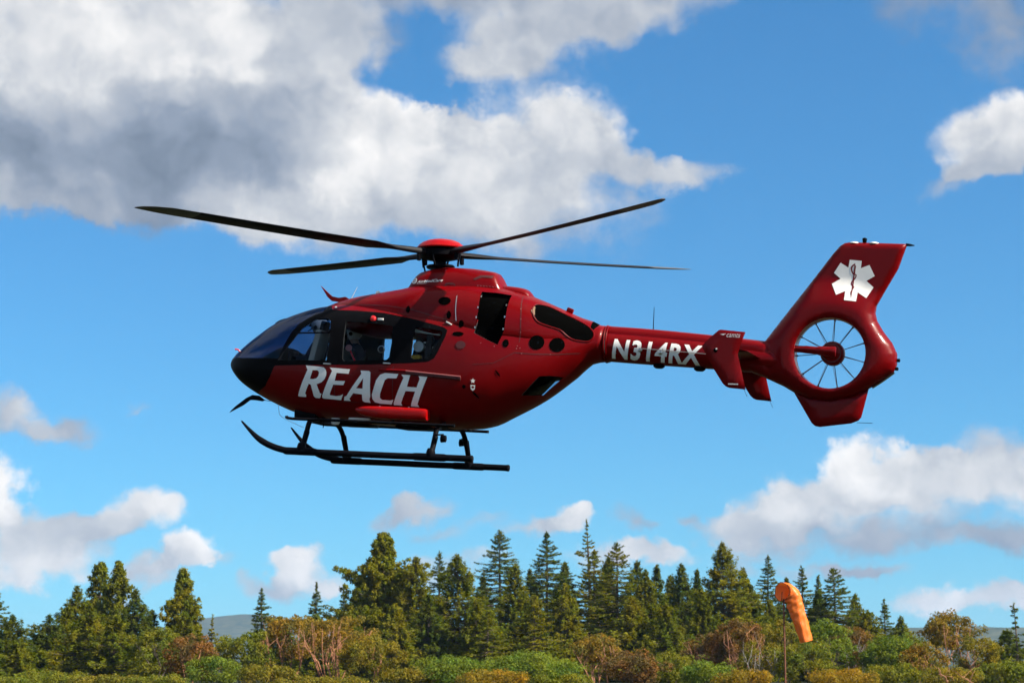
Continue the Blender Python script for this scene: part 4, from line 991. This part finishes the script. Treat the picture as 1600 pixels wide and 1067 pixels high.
LM = dict(fir=leaf_mat('fir_needles', (0.148, 0.168, 0.020)), darkfir=leaf_mat('dark_fir_needles', (0.099, 0.129, 0.022)), pine=leaf_mat('pine_needles', (0.179, 0.185, 0.020)),
          bluefir=leaf_mat('grey_fir_needles', (0.112, 0.143, 0.034)), olive=leaf_mat('olive_leaves', (0.202, 0.179, 0.031)), madrone=leaf_mat('madrone_leaves', (0.202, 0.162, 0.034), hue=(1.45, 1.0, .7)),
          shrub=leaf_mat('shrub_leaves', (0.168, 0.185, 0.029)), bright=leaf_mat('bright_leaves', (0.146, 0.202, 0.034)), yellow=leaf_mat('yellowing_leaves', (0.269, 0.190, 0.028)), brown=leaf_mat('brown_leaves', (0.179, 0.118, 0.045), hue=(1.3, .9, .7)))
BM = dict(bark=mat('fir_bark', (.10, .075, .055), .9, var=.3, vscale=1.5), madrone=mat('madrone_bark', (.44, .19, .10), .6, var=.35, vscale=.8), grey=mat('dead_grey_bark', (.28, .25, .22), .9, var=.25, vscale=1))

def quads(name, C, A, B, mt, parent):
    n = len(C); V = np.empty((n, 4, 3), np.float32)
    V[:, 0] = C - A; V[:, 1] = C + B; V[:, 2] = C + A; V[:, 3] = C - B
    me = bpy.data.meshes.new(name); me.vertices.add(n*4); me.vertices.foreach_set('co', V.reshape(-1))
    me.loops.add(n*4); me.loops.foreach_set('vertex_index', np.arange(n*4, dtype=np.int32))
    me.polygons.add(n); me.polygons.foreach_set('loop_start', np.arange(0, n*4, 4, dtype=np.int32)); me.update(calc_edges=True)
    me.materials.append(mt); o = bpy.data.objects.new(name, me); return link(o, parent)
def unit(v): return v/np.maximum(np.linalg.norm(v, axis=-1, keepdims=True), 1e-6)
def branches_mesh(name, paths, mt, parent, n=5):
    V = []; Fc = []
    for P_, r in paths:
        a, b = tube_data(P_, r, n); o = len(V); V += a; Fc += [tuple(i + o for i in f) for f in b]
    return mesh_obj(name, V, Fc, mt, parent, True)

def conifer(x, y, h, r, style, leaf, label, seed, lean=0.0):
    rng = np.random.default_rng(seed)
    root = empty('conifer_tree', (x, y, -.3)); tag(root, label, 'tree', 'conifers along the airfield edge')
    P_ = []; lx, ly = rng.normal(0, .012, 2) + (lean, 0)
    ph = rng.uniform(0, 6)
    def axis(z): return np.array((lx*z + .06*math.sin(z*.4 + ph), ly*z + .05*math.cos(z*.5 + ph), z))
    tr = [axis(h*t) for t in np.linspace(0, 1, 12)]
    rad = [max(.02, .018*h*(1 - t)**.9 + .02) for t in np.linspace(0, 1, 12)]
    paths = [(tr, rad)]
    C = []; A = []; B = []
    sp = dict(spire=.40, dense=.34, pine=.50, sparse=.70)[style]; low = dict(spire=.06, dense=.04, pine=.12, sparse=.25)[style]
    z = low*h; prof_n = rng.uniform(.72, 1.22, 40); azn = rng.uniform(.66, 1.28, 9)
    while z < h - .15:
        t = z/h
        if style == 'spire': base = (1 - t)**.92*1.05 + .02
        elif style == 'dense': base = (1 - t)**.88*(1.0 + .10*math.sin(t*19 + ph)) + .02
        elif style == 'pine': base = min(1.0, 1.45*(1 - t)**.80)*(.85 + .22*math.sin(t*17 + ph))
        else: base = (1 - t)**.75*(.75 + .4*math.sin(t*23 + ph))
        nb = int(rng.integers(5, 8)) if style in ('spire', 'sparse') else int(rng.integers(7, 10))
        if style == 'sparse': nb = int(rng.integers(3, 6))
        a0 = rng.uniform(0, 6.28)
        for k in range(nb):
            az = a0 + k*6.283/nb + rng.normal(0, .25)
            if rng.random() < (.12 if style != 'dense' else .05): continue
            Lb = r*base*azn[int(az*9/6.283) % 9]*prof_n[int(t*39.9)]*rng.uniform(.72, 1.12)
            if Lb < .12: Lb = .12
            droop = dict(spire=.30, dense=.12, pine=-.10, sparse=.05)[style]*(1.25 - t) - (.45*max(0, t - .8)/.2 if style != 'pine' else .2*t)
            zb = z + rng.normal(0, .10 if style != 'spire' else .17); o = axis(min(zb, h)); d = np.array((math.cos(az), math.sin(az), 0)); lat = np.array((-d[1], d[0], 0))
            up = .22 if style == 'spire' else .18
            def pt(s): return o + d*Lb*s + np.array((0, 0, -droop*Lb*s + up*Lb*s*s*.8))
            if Lb > .7: paths.append(([pt(0), pt(.5), pt(.92)], [.012*Lb + .012, .008*Lb + .008, .006]))
            if style in ('pine',):
                nt_ = max(1, int(Lb/.55)); 
                for q in range(nt_):
                    s = 1 - q*.55/max(Lb, .55)*rng.uniform(.7, 1.1)
                    if s < .2: break
                    c = pt(s) + lat*rng.normal(0, .22)*Lb*.35
                    m_ = int(30*rng.uniform(.7, 1.3)); v = unit(rng.normal(size=(m_, 3)) + (0, 0, .35)); rr = rng.uniform(.05, .36, (m_, 1))
                    nn = unit(v*.9 + (0, 0, .3) + rng.normal(0, .45, (m_, 3))); ta = unit(np.cross(nn, rng.normal(size=(m_, 3)))); C.append(c + v*rr*1.25); A.append(ta*rng.uniform(.15, .24, (m_, 1))); B.append(np.cross(nn, ta)*rng.uniform(.08, .13, (m_, 1)))
            else:
                m_ = int((22 if style == 'dense' else 27)*Lb*(1.0 if Lb < 2.5 else .9)) + 6
                s = rng.uniform(.12 if Lb < 1 else (.35 if style == 'dense' else .25), 1.03, m_)**.8; sd = rng.choice([-1, 1], m_); wl = rng.uniform(0, 1, m_)*np.minimum(.42*Lb*(1.08 - s), .75)
                base_p = o + d*(Lb*s)[:, None]; base_p[:, 2] += -droop*Lb*s + up*Lb*s*s*.8
                c = base_p + lat*(sd*wl)[:, None]; c[:, 2] += rng.normal(0, .055, m_) - .10*wl
                if style == 'dense': c[:, 2] += rng.normal(-.05, .15, m_)*np.minimum(1, Lb)
                dv = unit(d*1.0 + lat*(sd*rng.uniform(.3, 1.1, m_))[:, None] + np.stack([rng.normal(0, .12, m_), rng.normal(0, .12, m_), rng.normal(-.12, .22, m_)], 1))
                fz = 1 - .42*t; ln = rng.uniform(.17, .33, (m_, 1))*fz; A.append(dv*ln)
                nb_ = unit(np.cross(dv, np.array((0, 0, .75)) + d*(.75 if style == 'dense' else .45) + rng.normal(0, .38, (m_, 3)))); B.append(nb_*rng.uniform(.075, .15, (m_, 1))*(.8 if style == 'spire' else 1.0)*fz); C.append(c)
        z += sp*rng.uniform(.75, 1.3)*(1 - .45*t)
    # leader shoot
    m_ = 26; zz = rng.uniform(-.9, .12, m_); c = axis(h) + np.stack([rng.normal(0, .05, m_), rng.normal(0, .05, m_), zz], 1); v = unit(np.stack([rng.normal(0, .6, m_), rng.normal(0, .6, m_), np.full(m_, .9)], 1))
    C.append(c); A.append(v*.16); B.append(unit(np.cross(v, rng.normal(size=(m_, 3))))*.05)
    branches_mesh('trunk', paths[:1], BM['bark'], root, 8); branches_mesh('limbs', paths[1:], BM['bark'], root, 4)['kind'] = 'stuff'
    quads('crown', np.concatenate(C), np.concatenate(A), np.concatenate(B), LM[leaf], root)
    return root

def broadleaf(x, y, h, r, leaf, label, seed, cat='tree', bark='madrone', low=.30, gap=.35, stems=3, leafsize=.13, dens=1.0, name='madrone_tree', group='broadleaf trees among the conifers', bare=0):
    rng = np.random.default_rng(seed)
    root = empty(name, (x, y, -.3)); tag(root, label, cat, group)
    paths = []; tips = []
    def grow(p, d, L, rad, lev):
        n = 4; pts = [p]; q = p.copy(); dd = d.copy()
        for i in range(n):
            dd = unit(dd + rng.normal(0, .16, 3) + (0, 0, .10)); q = q + dd*L/n; pts.append(q.copy())
        paths.append((pts, list(np.linspace(rad, rad*.62, n+1))))
        if lev == 0: tips.append(q); return
        for k in range(int(rng.integers(2, 4))):
            a = rng.uniform(0, 6.28); out = np.array((math.cos(a)*r/h*1.7, math.sin(a)*r/h*1.7, rng.uniform(.25, .9)))
            grow(q if k < 2 else pts[-2], unit(dd*.55 + out*.75), L*rng.uniform(.62, .85), rad*.58, lev-1)
    for s in range(stems):
        a = rng.uniform(0, 6.28); p = np.array((math.cos(a)*.25, math.sin(a)*.25, 0.)); grow(p, unit(np.array((math.cos(a)*.45*r/h*2, math.sin(a)*.45*r/h*2, 1.))), h*.34, .035*h**.6*.7, 2)
    # leaf clumps over an uneven dome
    nC = int(40*dens*(r*h/9)**.8) + 22; C = []; A = []; B = []
    lob = rng.uniform(.74, 1.14, 8); zc = h*(low + (1 - low)*.46)
    for k in range(nC):
        a = rng.uniform(0, 6.283); ct = rng.uniform(-.95, 1); st = math.sqrt(max(0, 1 - ct*ct)); lb = lob[int(a*8/6.283) % 8]*rng.uniform(.82, 1.06)
        if rng.random() < gap*.45 and ct < .4: continue
        sh = rng.uniform(.50, 1.0)**.6; hv = (h - zc - .25) if ct > 0 else (zc - low*h)
        c = np.array((math.cos(a)*st*r*lb*sh, math.sin(a)*st*r*lb*sh, zc + ct*hv*sh*(1 + .35*(lb - 1))))
        if c[2] < .3: c[2] = rng.uniform(.05, .8)
        cr_ = rng.uniform(.40, .85)*(.50 + .12*r); m_ = int(120*(cr_/.8)**2*rng.uniform(.8, 1.2)*(.13/leafsize)**1.0)
        v = unit(rng.normal(size=(m_, 3))); rr = (rng.uniform(.3, 1, (m_, 1)))**.5*cr_
        C.append(c + v*rr*np.array((1.1, 1.1, .80))); nn = unit(v + (0, 0, .3) + rng.normal(0, .45, (m_, 3))); dv = unit(np.cross(nn, rng.normal(size=(m_, 3))))
        A.append(dv*rng.uniform(.85, 1.4, (m_, 1))*leafsize); B.append(np.cross(nn, dv)*rng.uniform(.6, .9, (m_, 1))*leafsize*.8)
    for _ in range(bare):
        a = rng.uniform(0, 6.28); p = np.array((math.cos(a)*r*.35, -r*.75, h*.05)); q = p + np.array((p[0]*.9 + rng.normal(0, .6), -.25*r, h*rng.uniform(.55, .8)))
        paths.append(([p, p*.6 + q*.4 + rng.normal(0, .2, 3), p*.3 + q*.7 + rng.normal(0, .2, 3), q], [.065, .05, .035, .012]))
        for j in range(4):
            s0 = p + (q - p)*rng.uniform(.35, .8); paths.append(([s0, s0 + rng.normal(0, .35, 3) + (0, 0, .45), s0 + rng.normal(0, .7, 3) + (0, 0, 1.1)], [.026, .018, .008]))
    branches_mesh('trunk', paths[:stems*2], BM[bark], root, 7); branches_mesh('limbs', paths[stems*2:], BM[bark], root, 5)['kind'] = 'stuff'
    quads('crown', np.concatenate(C), np.concatenate(A), np.concatenate(B), LM[leaf], root)
    return root
FPX = 3100.0
def place(u, d): return (u - 800)/FPX*d                      # metres across at a distance, for a heading
def height(v, d): return (1040 - v)/FPX*d + 2.0
# rows: heading, top, half width (all in the photograph's own angles), distance, habit, foliage, label
CON = [
 (4, 925, 34, 240, 'spire', 'fir', 'fir cut by the left edge of the picture, taller of the pair there'),
 (28, 963, 42, 225, 'dense', 'darkfir', 'bushy dark fir second from the left edge'),
 (160, 882, 24, 262, 'pine', 'fir', 'left one of the twin pointed tops left of the blue hill'),
 (187, 882, 24, 258, 'pine', 'fir', 'right one of the twin pointed tops left of the blue hill'),
 (124, 918, 40, 245, 'dense', 'fir', 'broad fir on the left shoulder of the twin tops'),
 (216, 922, 34, 248, 'dense', 'darkfir', 'dark fir on the right shoulder of the twin tops'),
 (84, 962, 36, 228, 'dense', 'darkfir', 'low fir left of the twin tops, near the left edge'),
 (186, 962, 46, 212, 'dense', 'fir', 'brownish green fir standing in front of the twin tops'),
 (143, 948, 40, 216, 'dense', 'pine', 'yellow green fir front left of the twin tops'),
 (288, 893, 24, 250, 'pine', 'pine', 'slim pine with tufted crown standing alone left of the hill'),
 (292, 958, 38, 235, 'dense', 'fir', 'wide fir at the foot of the slim tufted pine'),
 (337, 962, 20, 222, 'sparse', 'pine', 'thin open pine just left of the blue hill'),
 (413, 922, 22, 255, 'spire', 'darkfir', 'small dark spiky fir just right of the blue hill'),
 (494, 913, 19, 275, 'spire', 'bluefir', 'spiky fir top showing behind the orange stemmed madrones'),
 (540, 917, 18, 280, 'spire', 'darkfir', 'slender fir between the madrones and the big pine'),
 (598, 838, 38, 250, 'pine', 'pine', 'big full pine with rounded top, tallest left of centre'),
 (572, 930, 30, 258, 'dense', 'fir', 'short fir tucked under the left side of the big pine'),
 (650, 873, 32, 245, 'dense', 'pine', 'narrow blunt pine right beside the big pine'),
 (688, 863, 24, 270, 'spire', 'bluefir', 'thin fir tip between the blunt pine and the dense cone'),
 (717, 870, 46, 238, 'dense', 'fir', 'dense dark cone shaped fir right of the blunt pine'),
 (672, 930, 36, 232, 'dense', 'darkfir', 'dark shaded fir filling the gap under the thin fir tip'),
 (782, 833, 38, 262, 'spire', 'bluefir', 'layered fir with open tiers, left of the two matching spires'),
 (808, 884, 34, 250, 'dense', 'fir', 'bushy fir leaning on the right of the first layered spire'),
 (856, 833, 34, 262, 'spire', 'darkfir', 'layered dark fir, right of the two matching spires'),
 (884, 915, 40, 236, 'dense', 'pine', 'green fir in front between the spires and the tallest tree'),
 (924, 816, 32, 265, 'sparse', 'pine', 'tallest tree of the skyline, open crooked crown'),
 (928, 862, 34, 262, 'spire', 'pine', 'leafy fir wrapped round the foot of the tallest tree'),
 (966, 852, 40, 250, 'spire', 'fir', 'full fir just right of the tallest tree'),
 (835, 935, 48, 226, 'spire', 'pine', 'drooping feathery fir in front of the two spires'),
 (1008, 893, 28, 246, 'dense', 'fir', 'left one of the close pair of fir tops right of centre'),
 (1024, 886, 26, 252, 'dense', 'darkfir', 'right one of the close pair of fir tops right of centre'),
 (1063, 884, 30, 255, 'dense', 'darkfir', 'dark pointed fir left of the wide pointed pine'),
 (985, 935, 48, 226, 'dense', 'pine', 'light green fir in front below the full fir'),
 (1130, 850, 40, 244, 'dense', 'pine', 'wide pointed pine, tallest right of centre'),
 (1092, 925, 30, 240, 'dense', 'fir', 'low fir at the left foot of the wide pointed pine'),
 (1168, 912, 30, 246, 'dense', 'darkfir', 'low dark fir at the right foot of the wide pointed pine'),
 (1197, 870, 22, 275, 'spire', 'bluefir', 'thin pale spire behind and left of the windsock'),
 (1251, 888, 26, 262, 'spire', 'darkfir', 'dark fir just right of the windsock mouth'),
 (1302, 890, 44, 248, 'spire', 'darkfir', 'wide open fir right of the windsock'),
 (1276, 925, 34, 252, 'dense', 'darkfir', 'dark fir low between the two firs right of the windsock'),
 (1378, 938, 22, 255, 'spire', 'bluefir', 'small lone fir in the gap left of the right hand madrone'),
 (1580, 944, 36, 205, 'sparse', 'darkfir', 'open dark tree at the right edge with bare top twigs'),
 (1566, 985, 40, 215, 'dense', 'darkfir', 'dark bushy conifer in the lower right corner'),
 (40, 1000, 40, 205, 'dense', 'fir', 'low green fir in the lower left corner'),
 (1200, 940, 36, 250, 'dense', 'fir', 'fir directly behind the windsock pole'),
 (745, 940, 40, 230, 'dense', 'fir', 'fir in front between the dense cone and the first spire'),
 (620, 945, 44, 228, 'dense', 'pine', 'low wide fir before the trunk of the big pine'),
 (1040, 945, 44, 224, 'dense', 'fir', 'feathery fir below the close pair of tops'),
 (630, 902, 26, 280, 'dense', 'darkfir', 'dark fir peeping out between the big pine and the blunt pine'),
 (752, 902, 28, 285, 'dense', 'darkfir', 'dark fir in the dip between the dense cone and the first spire'),
 (762, 955, 40, 222, 'spire', 'fir', 'low feathery fir under the first layered spire'),
 (832, 892, 26, 285, 'dense', 'darkfir', 'dark fir in the dip between the two matching spires'),
 (884, 880, 26, 290, 'dense', 'darkfir', 'dark fir filling the dip left of the tallest tree'),
 (946, 872, 26, 280, 'dense', 'fir', 'fir squeezed between the tallest tree and the full fir'),
 (992, 878, 26, 285, 'dense', 'darkfir', 'dark fir just right of the full fir'),
 (1044, 902, 26, 280, 'dense', 'fir', 'fir between the close pair and the dark pointed fir'),
 (1088, 892, 28, 280, 'dense', 'darkfir', 'dark fir between the dark pointed fir and the wide pointed pine'),
 (1158, 890, 28, 280, 'dense', 'fir', 'fir on the right shoulder of the wide pointed pine'),
 (1222, 905, 26, 285, 'dense', 'darkfir', 'dark fir whose top rises behind the windsock mouth'),
 (1276, 902, 24, 290, 'spire', 'fir', 'fir tip between the two dark firs right of the windsock'),
 (1334, 930, 30, 262, 'dense', 'fir', 'low fir on the right side of the wide open fir'),
 (1400, 965, 30, 240, 'dense', 'fir', 'low fir right beside the small lone fir'),
 (1350, 955, 34, 236, 'dense', 'pine', 'yellow green fir left of the small lone fir'),
 (440, 965, 30, 262, 'dense', 'fir', 'fir behind the left madrone'),
 (560, 905, 26, 285, 'dense', 'darkfir', 'dark fir at the left edge of the big pine'),
 (240, 955, 30, 250, 'dense', 'darkfir', 'low dark fir at the right end of the twin top group'),
 (498, 962, 34, 226, 'dense', 'fir', 'fir foliage behind the bare orange stems, left one of two'),
 (552, 968, 34, 228, 'dense', 'fir', 'fir foliage behind the bare orange stems, right one of two'),
 (60, 975, 34, 236, 'spire', 'fir', 'low fir between the left edge pair and the twin top group'),
 (110, 950, 34, 236, 'dense', 'fir', 'fir at the left end of the twin top group'),
]
for i, (u, v, hw, d, st, lf, lab) in enumerate(CON):
    kw = dict(spire=2.2, dense=2.3, pine=1.75, sparse=1.7)[st]*min(1.25, max(.75, (1070 - v)/190))
    conifer(place(u, d), d, height(v, d), hw/FPX*d*kw, st, lf, lab, 100 + i)
BR = [
 # heading, top, half width, distance, foliage, bark, low, gap, stems, leaf size, density, name, category, bare stems, label
 (455, 952, 48, 208, 'madrone', 'madrone', .30, .35, 3, .13, .8, 'madrone_tree', 'tree', 4, 'left madrone with orange stems right of the hill'),
 (528, 958, 58, 200, 'madrone', 'madrone', .38, .45, 5, .13, .75, 'madrone_tree', 'tree', 8, 'largest madrone showing many bare orange stems'),
 (582, 992, 48, 194, 'olive', 'madrone', .25, .2, 3, .12, 1.3, 'madrone_tree', 'tree', 0, 'domed olive crown right of the bare orange stems'),
 (387, 985, 44, 205, 'shrub', 'bark', .15, .2, 3, .13, 1.2, 'broadleaf_tree', 'tree', 0, 'round green tree below the blue hill'),
 (250, 978, 38, 206, 'shrub', 'bark', .15, .3, 3, .13, 1.1, 'broadleaf_tree', 'tree', 0, 'leafy green tree left of the slim pine'),
 (306, 988, 42, 198, 'brown', 'madrone', .15, .3, 3, .13, 1.1, 'madrone_tree', 'tree', 0, 'brownish madrone in front of the slim pine'),
 (930, 988, 40, 200, 'madrone', 'madrone', .40, .4, 4, .12, 1.1, 'madrone_tree', 'tree', 3, 'round orange tinted madrone below the tallest tree'),
 (1150, 965, 44, 205, 'brown', 'madrone', .35, .5, 4, .12, .9, 'madrone_tree', 'tree', 4, 'rusty madrone thicket left of the windsock pole'),
 (1105, 985, 40, 208, 'brown', 'madrone', .25, .4, 3, .12, 1.0, 'madrone_tree', 'tree', 2, 'brown leaved madrone left of the rusty thicket'),
 (1225, 962, 46, 212, 'olive', 'bark', .2, .3, 3, .13, 1.1, 'broadleaf_tree', 'tree', 0, 'olive tree directly behind the windsock'),
 (1290, 965, 40, 205, 'bright', 'bark', .2, .3, 3, .13, 1.1, 'broadleaf_tree', 'tree', 0, 'bright green tree right of the windsock tip'),
 (1322, 975, 38, 212, 'brown', 'grey', .3, .5, 3, .12, .8, 'broadleaf_tree', 'tree', 3, 'thin brownish tree below the wide open fir'),
 (1388, 988, 52, 202, 'bright', 'bark', .1, .15, 3, .13, 1.3, 'broadleaf_tree', 'tree', 0, 'rounded bright green crown left of the right hand madrone'),
 (1476, 955, 46, 204, 'madrone', 'madrone', .45, .5, 4, .12, 1.0, 'madrone_tree', 'tree', 3, 'right hand madrone with orange trunk against the sky'),
 (1520, 990, 40, 200, 'olive', 'madrone', .2, .3, 3, .12, 1.1, 'madrone_tree', 'tree', 0, 'olive madrone at the right foot of the right hand madrone'),
 (1436, 1000, 36, 196, 'madrone', 'madrone', .2, .3, 3, .12, 1.1, 'madrone_tree', 'tree', 0, 'small reddish madrone at the left foot of the right hand madrone'),
 (1190, 1000, 44, 192, 'olive', 'grey', .2, .5, 4, .12, .9, 'broadleaf_tree', 'tree', 5, 'scrubby tree with dead grey branches left of the windsock pole'),
 (1250, 1000, 46, 190, 'shrub', 'bark', .1, .2, 3, .12, 1.2, 'broadleaf_tree', 'tree', 0, 'green bushy tree right of the windsock pole foot'),
 (820, 1018, 84, 184, 'bright', 'bark', .05, .1, 3, .11, 1.6, 'shrub', 'shrub', 0, 'wide pale green shrub at the bottom centre'),
 (700, 1022, 60, 186, 'bright', 'bark', .05, .15, 3, .11, 1.3, 'shrub', 'shrub', 0, 'bright green shrub below the dense cone shaped fir'),
 (640, 1030, 44, 184, 'olive', 'bark', .05, .2, 3, .11, 1.2, 'shrub', 'shrub', 0, 'olive shrub right of the domed olive crown'),
 (775, 1036, 60, 178, 'yellow', 'bark', .05, .15, 3, .10, 1.3, 'shrub', 'shrub', 0, 'yellow brown bush at the bottom edge left of centre'),
 (880, 1042, 44, 179, 'shrub', 'bark', .05, .15, 3, .10, 1.2, 'shrub', 'shrub', 0, 'green bush at the bottom edge right of the pale shrub'),
 (985, 1004, 46, 190, 'brown', 'bark', .05, .25, 3, .11, 1.2, 'shrub', 'shrub', 0, 'brownish shrub right of the orange tinted madrone'),
 (1045, 1008, 46, 192, 'shrub', 'bark', .05, .25, 3, .11, 1.2, 'shrub', 'shrub', 0, 'shrub left of the brown leaved madrone'),
 (1100, 1030, 44, 184, 'bright', 'bark', .05, .2, 3, .11, 1.2, 'shrub', 'shrub', 0, 'bright shrub at the bottom below the brown leaved madrone'),
 (1160, 1034, 40, 178, 'yellow', 'bark', .05, .2, 3, .10, 1.2, 'shrub', 'shrub', 0, 'yellowish bush at the bottom edge left of the windsock pole'),
 (1310, 1035, 60, 180, 'yellow', 'bark', .05, .2, 3, .10, 1.2, 'shrub', 'shrub', 0, 'golden bush at the bottom edge right of the windsock pole'),
 (1385, 1024, 44, 184, 'shrub', 'bark', .05, .2, 3, .11, 1.2, 'shrub', 'shrub', 0, 'green shrub below the rounded bright crown'),
 (1470, 1030, 56, 184, 'olive', 'madrone', .05, .3, 3, .11, 1.1, 'shrub', 'shrub', 2, 'scrub at the foot of the right hand madrone'),
 (1560, 1020, 50, 190, 'shrub', 'bark', .05, .2, 3, .11, 1.2, 'shrub', 'shrub', 0, 'dark green scrub at the lower right edge'),
 (20, 1046, 56, 186, 'shrub', 'bark', .05, .2, 3, .11, 1.2, 'shrub', 'shrub', 0, 'green scrub at the lower left edge'),
 (100, 1040, 54, 192, 'shrub', 'bark', .05, .2, 3, .11, 1.2, 'shrub', 'shrub', 0, 'green shrub below the low fir on the left'),
 (180, 1044, 56, 190, 'olive', 'bark', .05, .2, 3, .11, 1.2, 'shrub', 'shrub', 0, 'olive shrub below the twin tops'),
 (260, 1046, 50, 188, 'shrub', 'bark', .05, .2, 3, .11, 1.2, 'shrub', 'shrub', 0, 'shrub at the bottom below the leafy green tree'),
 (345, 1012, 44, 192, 'bright', 'bark', .05, .2, 3, .11, 1.2, 'shrub', 'shrub', 0, 'bright shrub below the thin open pine'),
 (420, 1025, 46, 188, 'olive', 'bark', .05, .25, 3, .11, 1.1, 'shrub', 'shrub', 0, 'olive shrub at the foot of the left madrone'),
 (520, 1048, 70, 180, 'olive', 'madrone', .05, .35, 3, .10, .9, 'shrub', 'shrub', 0, 'low scrub under the bare orange stems'),
]
for i, (u, v, hw, d, lf, bk, low, gap, stn, ls, dn, nm, ct, bare, lab) in enumerate(BR):
    broadleaf(place(u, d), d, height(v + (9 if ct == 'shrub' and u not in (820, 1100, 700) else 0), d), hw/FPX*d*1.12, lf, lab, 500 + i, ct, bk, low, gap, stn, ls, dn, nm,
              'shrubs in front of the tree line' if ct == 'shrub' else 'broadleaf trees among the conifers', bare)

# ================================================================ windsock
WD = 100.0
ws = empty('windsock', (place(1221, WD), WD, 0)); tag(ws, 'orange windsock drooping from a rusty pole in front of the trees', 'windsock')
rust = mat('rusty_pole', (.16, .055, .022), .75, var=.4, vscale=5, bump=.2)
def sockmat():
    m = bpy.data.materials.new('orange_fabric'); m.use_nodes = True; nt = m.node_tree; N = nt.nodes; L = nt.links; N.clear()
    tc = N.new('ShaderNodeTexCoord'); n = N.new('ShaderNodeTexNoise'); n.inputs['Scale'].default_value = 2.5; n.inputs['Detail'].default_value = 5; L.new(tc.outputs['Object'], n.inputs['Vector'])
    r = N.new('ShaderNodeValToRGB'); r.color_ramp.elements[0].color = (.93, .145, .010, 1); r.color_ramp.elements[1].color = (.95, .25, .03, 1); L.new(n.outputs['Fac'], r.inputs[0])
    d = N.new('ShaderNodeBsdfDiffuse'); L.new(r.outputs[0], d.inputs[0]); t = N.new('ShaderNodeBsdfTranslucent'); t.inputs[0].default_value = (.95, .26, .012, 1)
    g = N.new('ShaderNodeBsdfGlossy'); g.inputs['Roughness'].default_value = .45; g.inputs[0].default_value = (.6, .55, .5, 1)
    x = N.new('ShaderNodeMixShader'); x.inputs[0].default_value = .15; L.new(d.outputs[0], x.inputs[1]); L.new(t.outputs[0], x.inputs[2])
    y = N.new('ShaderNodeMixShader'); y.inputs[0].default_value = .08; L.new(x.outputs[0], y.inputs[1]); L.new(g.outputs[0], y.inputs[2])
    o = N.new('ShaderNodeOutputMaterial'); L.new(y.outputs[0], o.inputs[0]); return m
zt = 1.7 + (1040 - 945)/FPX*WD
tube('pole', [(0, 0, -.2), (0, 0, 1.5), (0, 0, zt - .3), (0, 0, zt + .25)], [.05, .048, .045, .04], rust, ws, 14)
def W(u, v): return Vector(((u - 1221)/FPX*WD, 0, 1.7 + (1040 - v)/FPX*WD))
cl = bez([W(1219, 926.5), W(1227, 926.5), W(1233.5, 932), W(1238, 945), W(1242.5, 960), W(1248.5, 981), W(1254.5, 1003)], 8)
n = 40; V = []; Fc = []; rs = random.Random(5)
for i, c in enumerate(cl):
    t = i/(len(cl)-1); d = (cl[min(i+1, len(cl)-1)] - cl[max(i-1, 0)]).normalized()
    d0 = Vector((.70, .71, -.06)); bl = max(0, 1 - t/.26); d = (d*(1 - bl) + d0*bl).normalized()
    rr = .50*(1 - t) + .31*t
    side = d.cross(Vector((0, 1, 0))).normalized(); fr = side.cross(d).normalized()
    for k in range(n):
        a = 2*math.pi*k/n
        inner_ = max(0, math.cos(a))**2                     # inside of the bend creases
        wr = 1 + .045*math.sin(3*a + 5*t) + .03*math.sin(7*a - 9*t) - .30*inner_*math.exp(-((t - .36)/.15)**2)*(.55 + .6*math.sin(t*58 + 2*math.sin(a)))
        wr += .025*math.sin(t*38 + 3*a)*min(1, t*3) + .02*math.sin(t*75 - 2*a)*min(1, t*3)
        V.append(c + (side*-math.cos(a)*rr*wr*(.92 if t < .3 else 1.0) + fr*math.sin(a)*rr*wr*.92) + Vector((0, 0, 0)))
for i in range(len(cl)-1):
    for k in range(n):
        a = i*n + k; b = i*n + (k+1) % n; Fc.append((a, b, b + n, a + n))
mesh_obj('sock', V, Fc, sockmat(), ws, True)
tube('mouth_ring', V[:n] + [V[0], V[1]], .018, rust, ws, 6)
tube('swivel_arm', [(0, 0, zt + .2), tuple(V[n//4*0]), tuple((V[0] + V[n//2])/2)], .02, rust, ws, 6)

# ================================================================ air
def haze():
    x0, x1, y0, y1, z0, z1 = -9000, 9000, -700, 9900, -8.5, 240
    V = [(x, y, z) for z in (z0, z1) for y in (y0, y1) for x in (x0, x1)]
    o = mesh_obj('haze', V, [(0, 2, 3, 1), (4, 5, 7, 6), (0, 1, 5, 4), (2, 6, 7, 3), (0, 4, 6, 2), (1, 3, 7, 5)], None, None, False)
    o.data.materials.clear(); m = bpy.data.materials.new('clear_air'); m.use_nodes = True; nt = m.node_tree; nt.nodes.clear()
    v = nt.nodes.new('ShaderNodeVolumePrincipled'); v.inputs['Color'].default_value = (.42, .66, 1, 1); v.inputs['Density'].default_value = HAZE; v.inputs['Anisotropy'].default_value = .1
    q = nt.nodes.new('ShaderNodeOutputMaterial'); nt.links.new(v.outputs[0], q.inputs['Volume']); o.data.materials.append(m); tag(o, kind='stuff')
HAZE = 5.5e-5
if HAZE: haze()
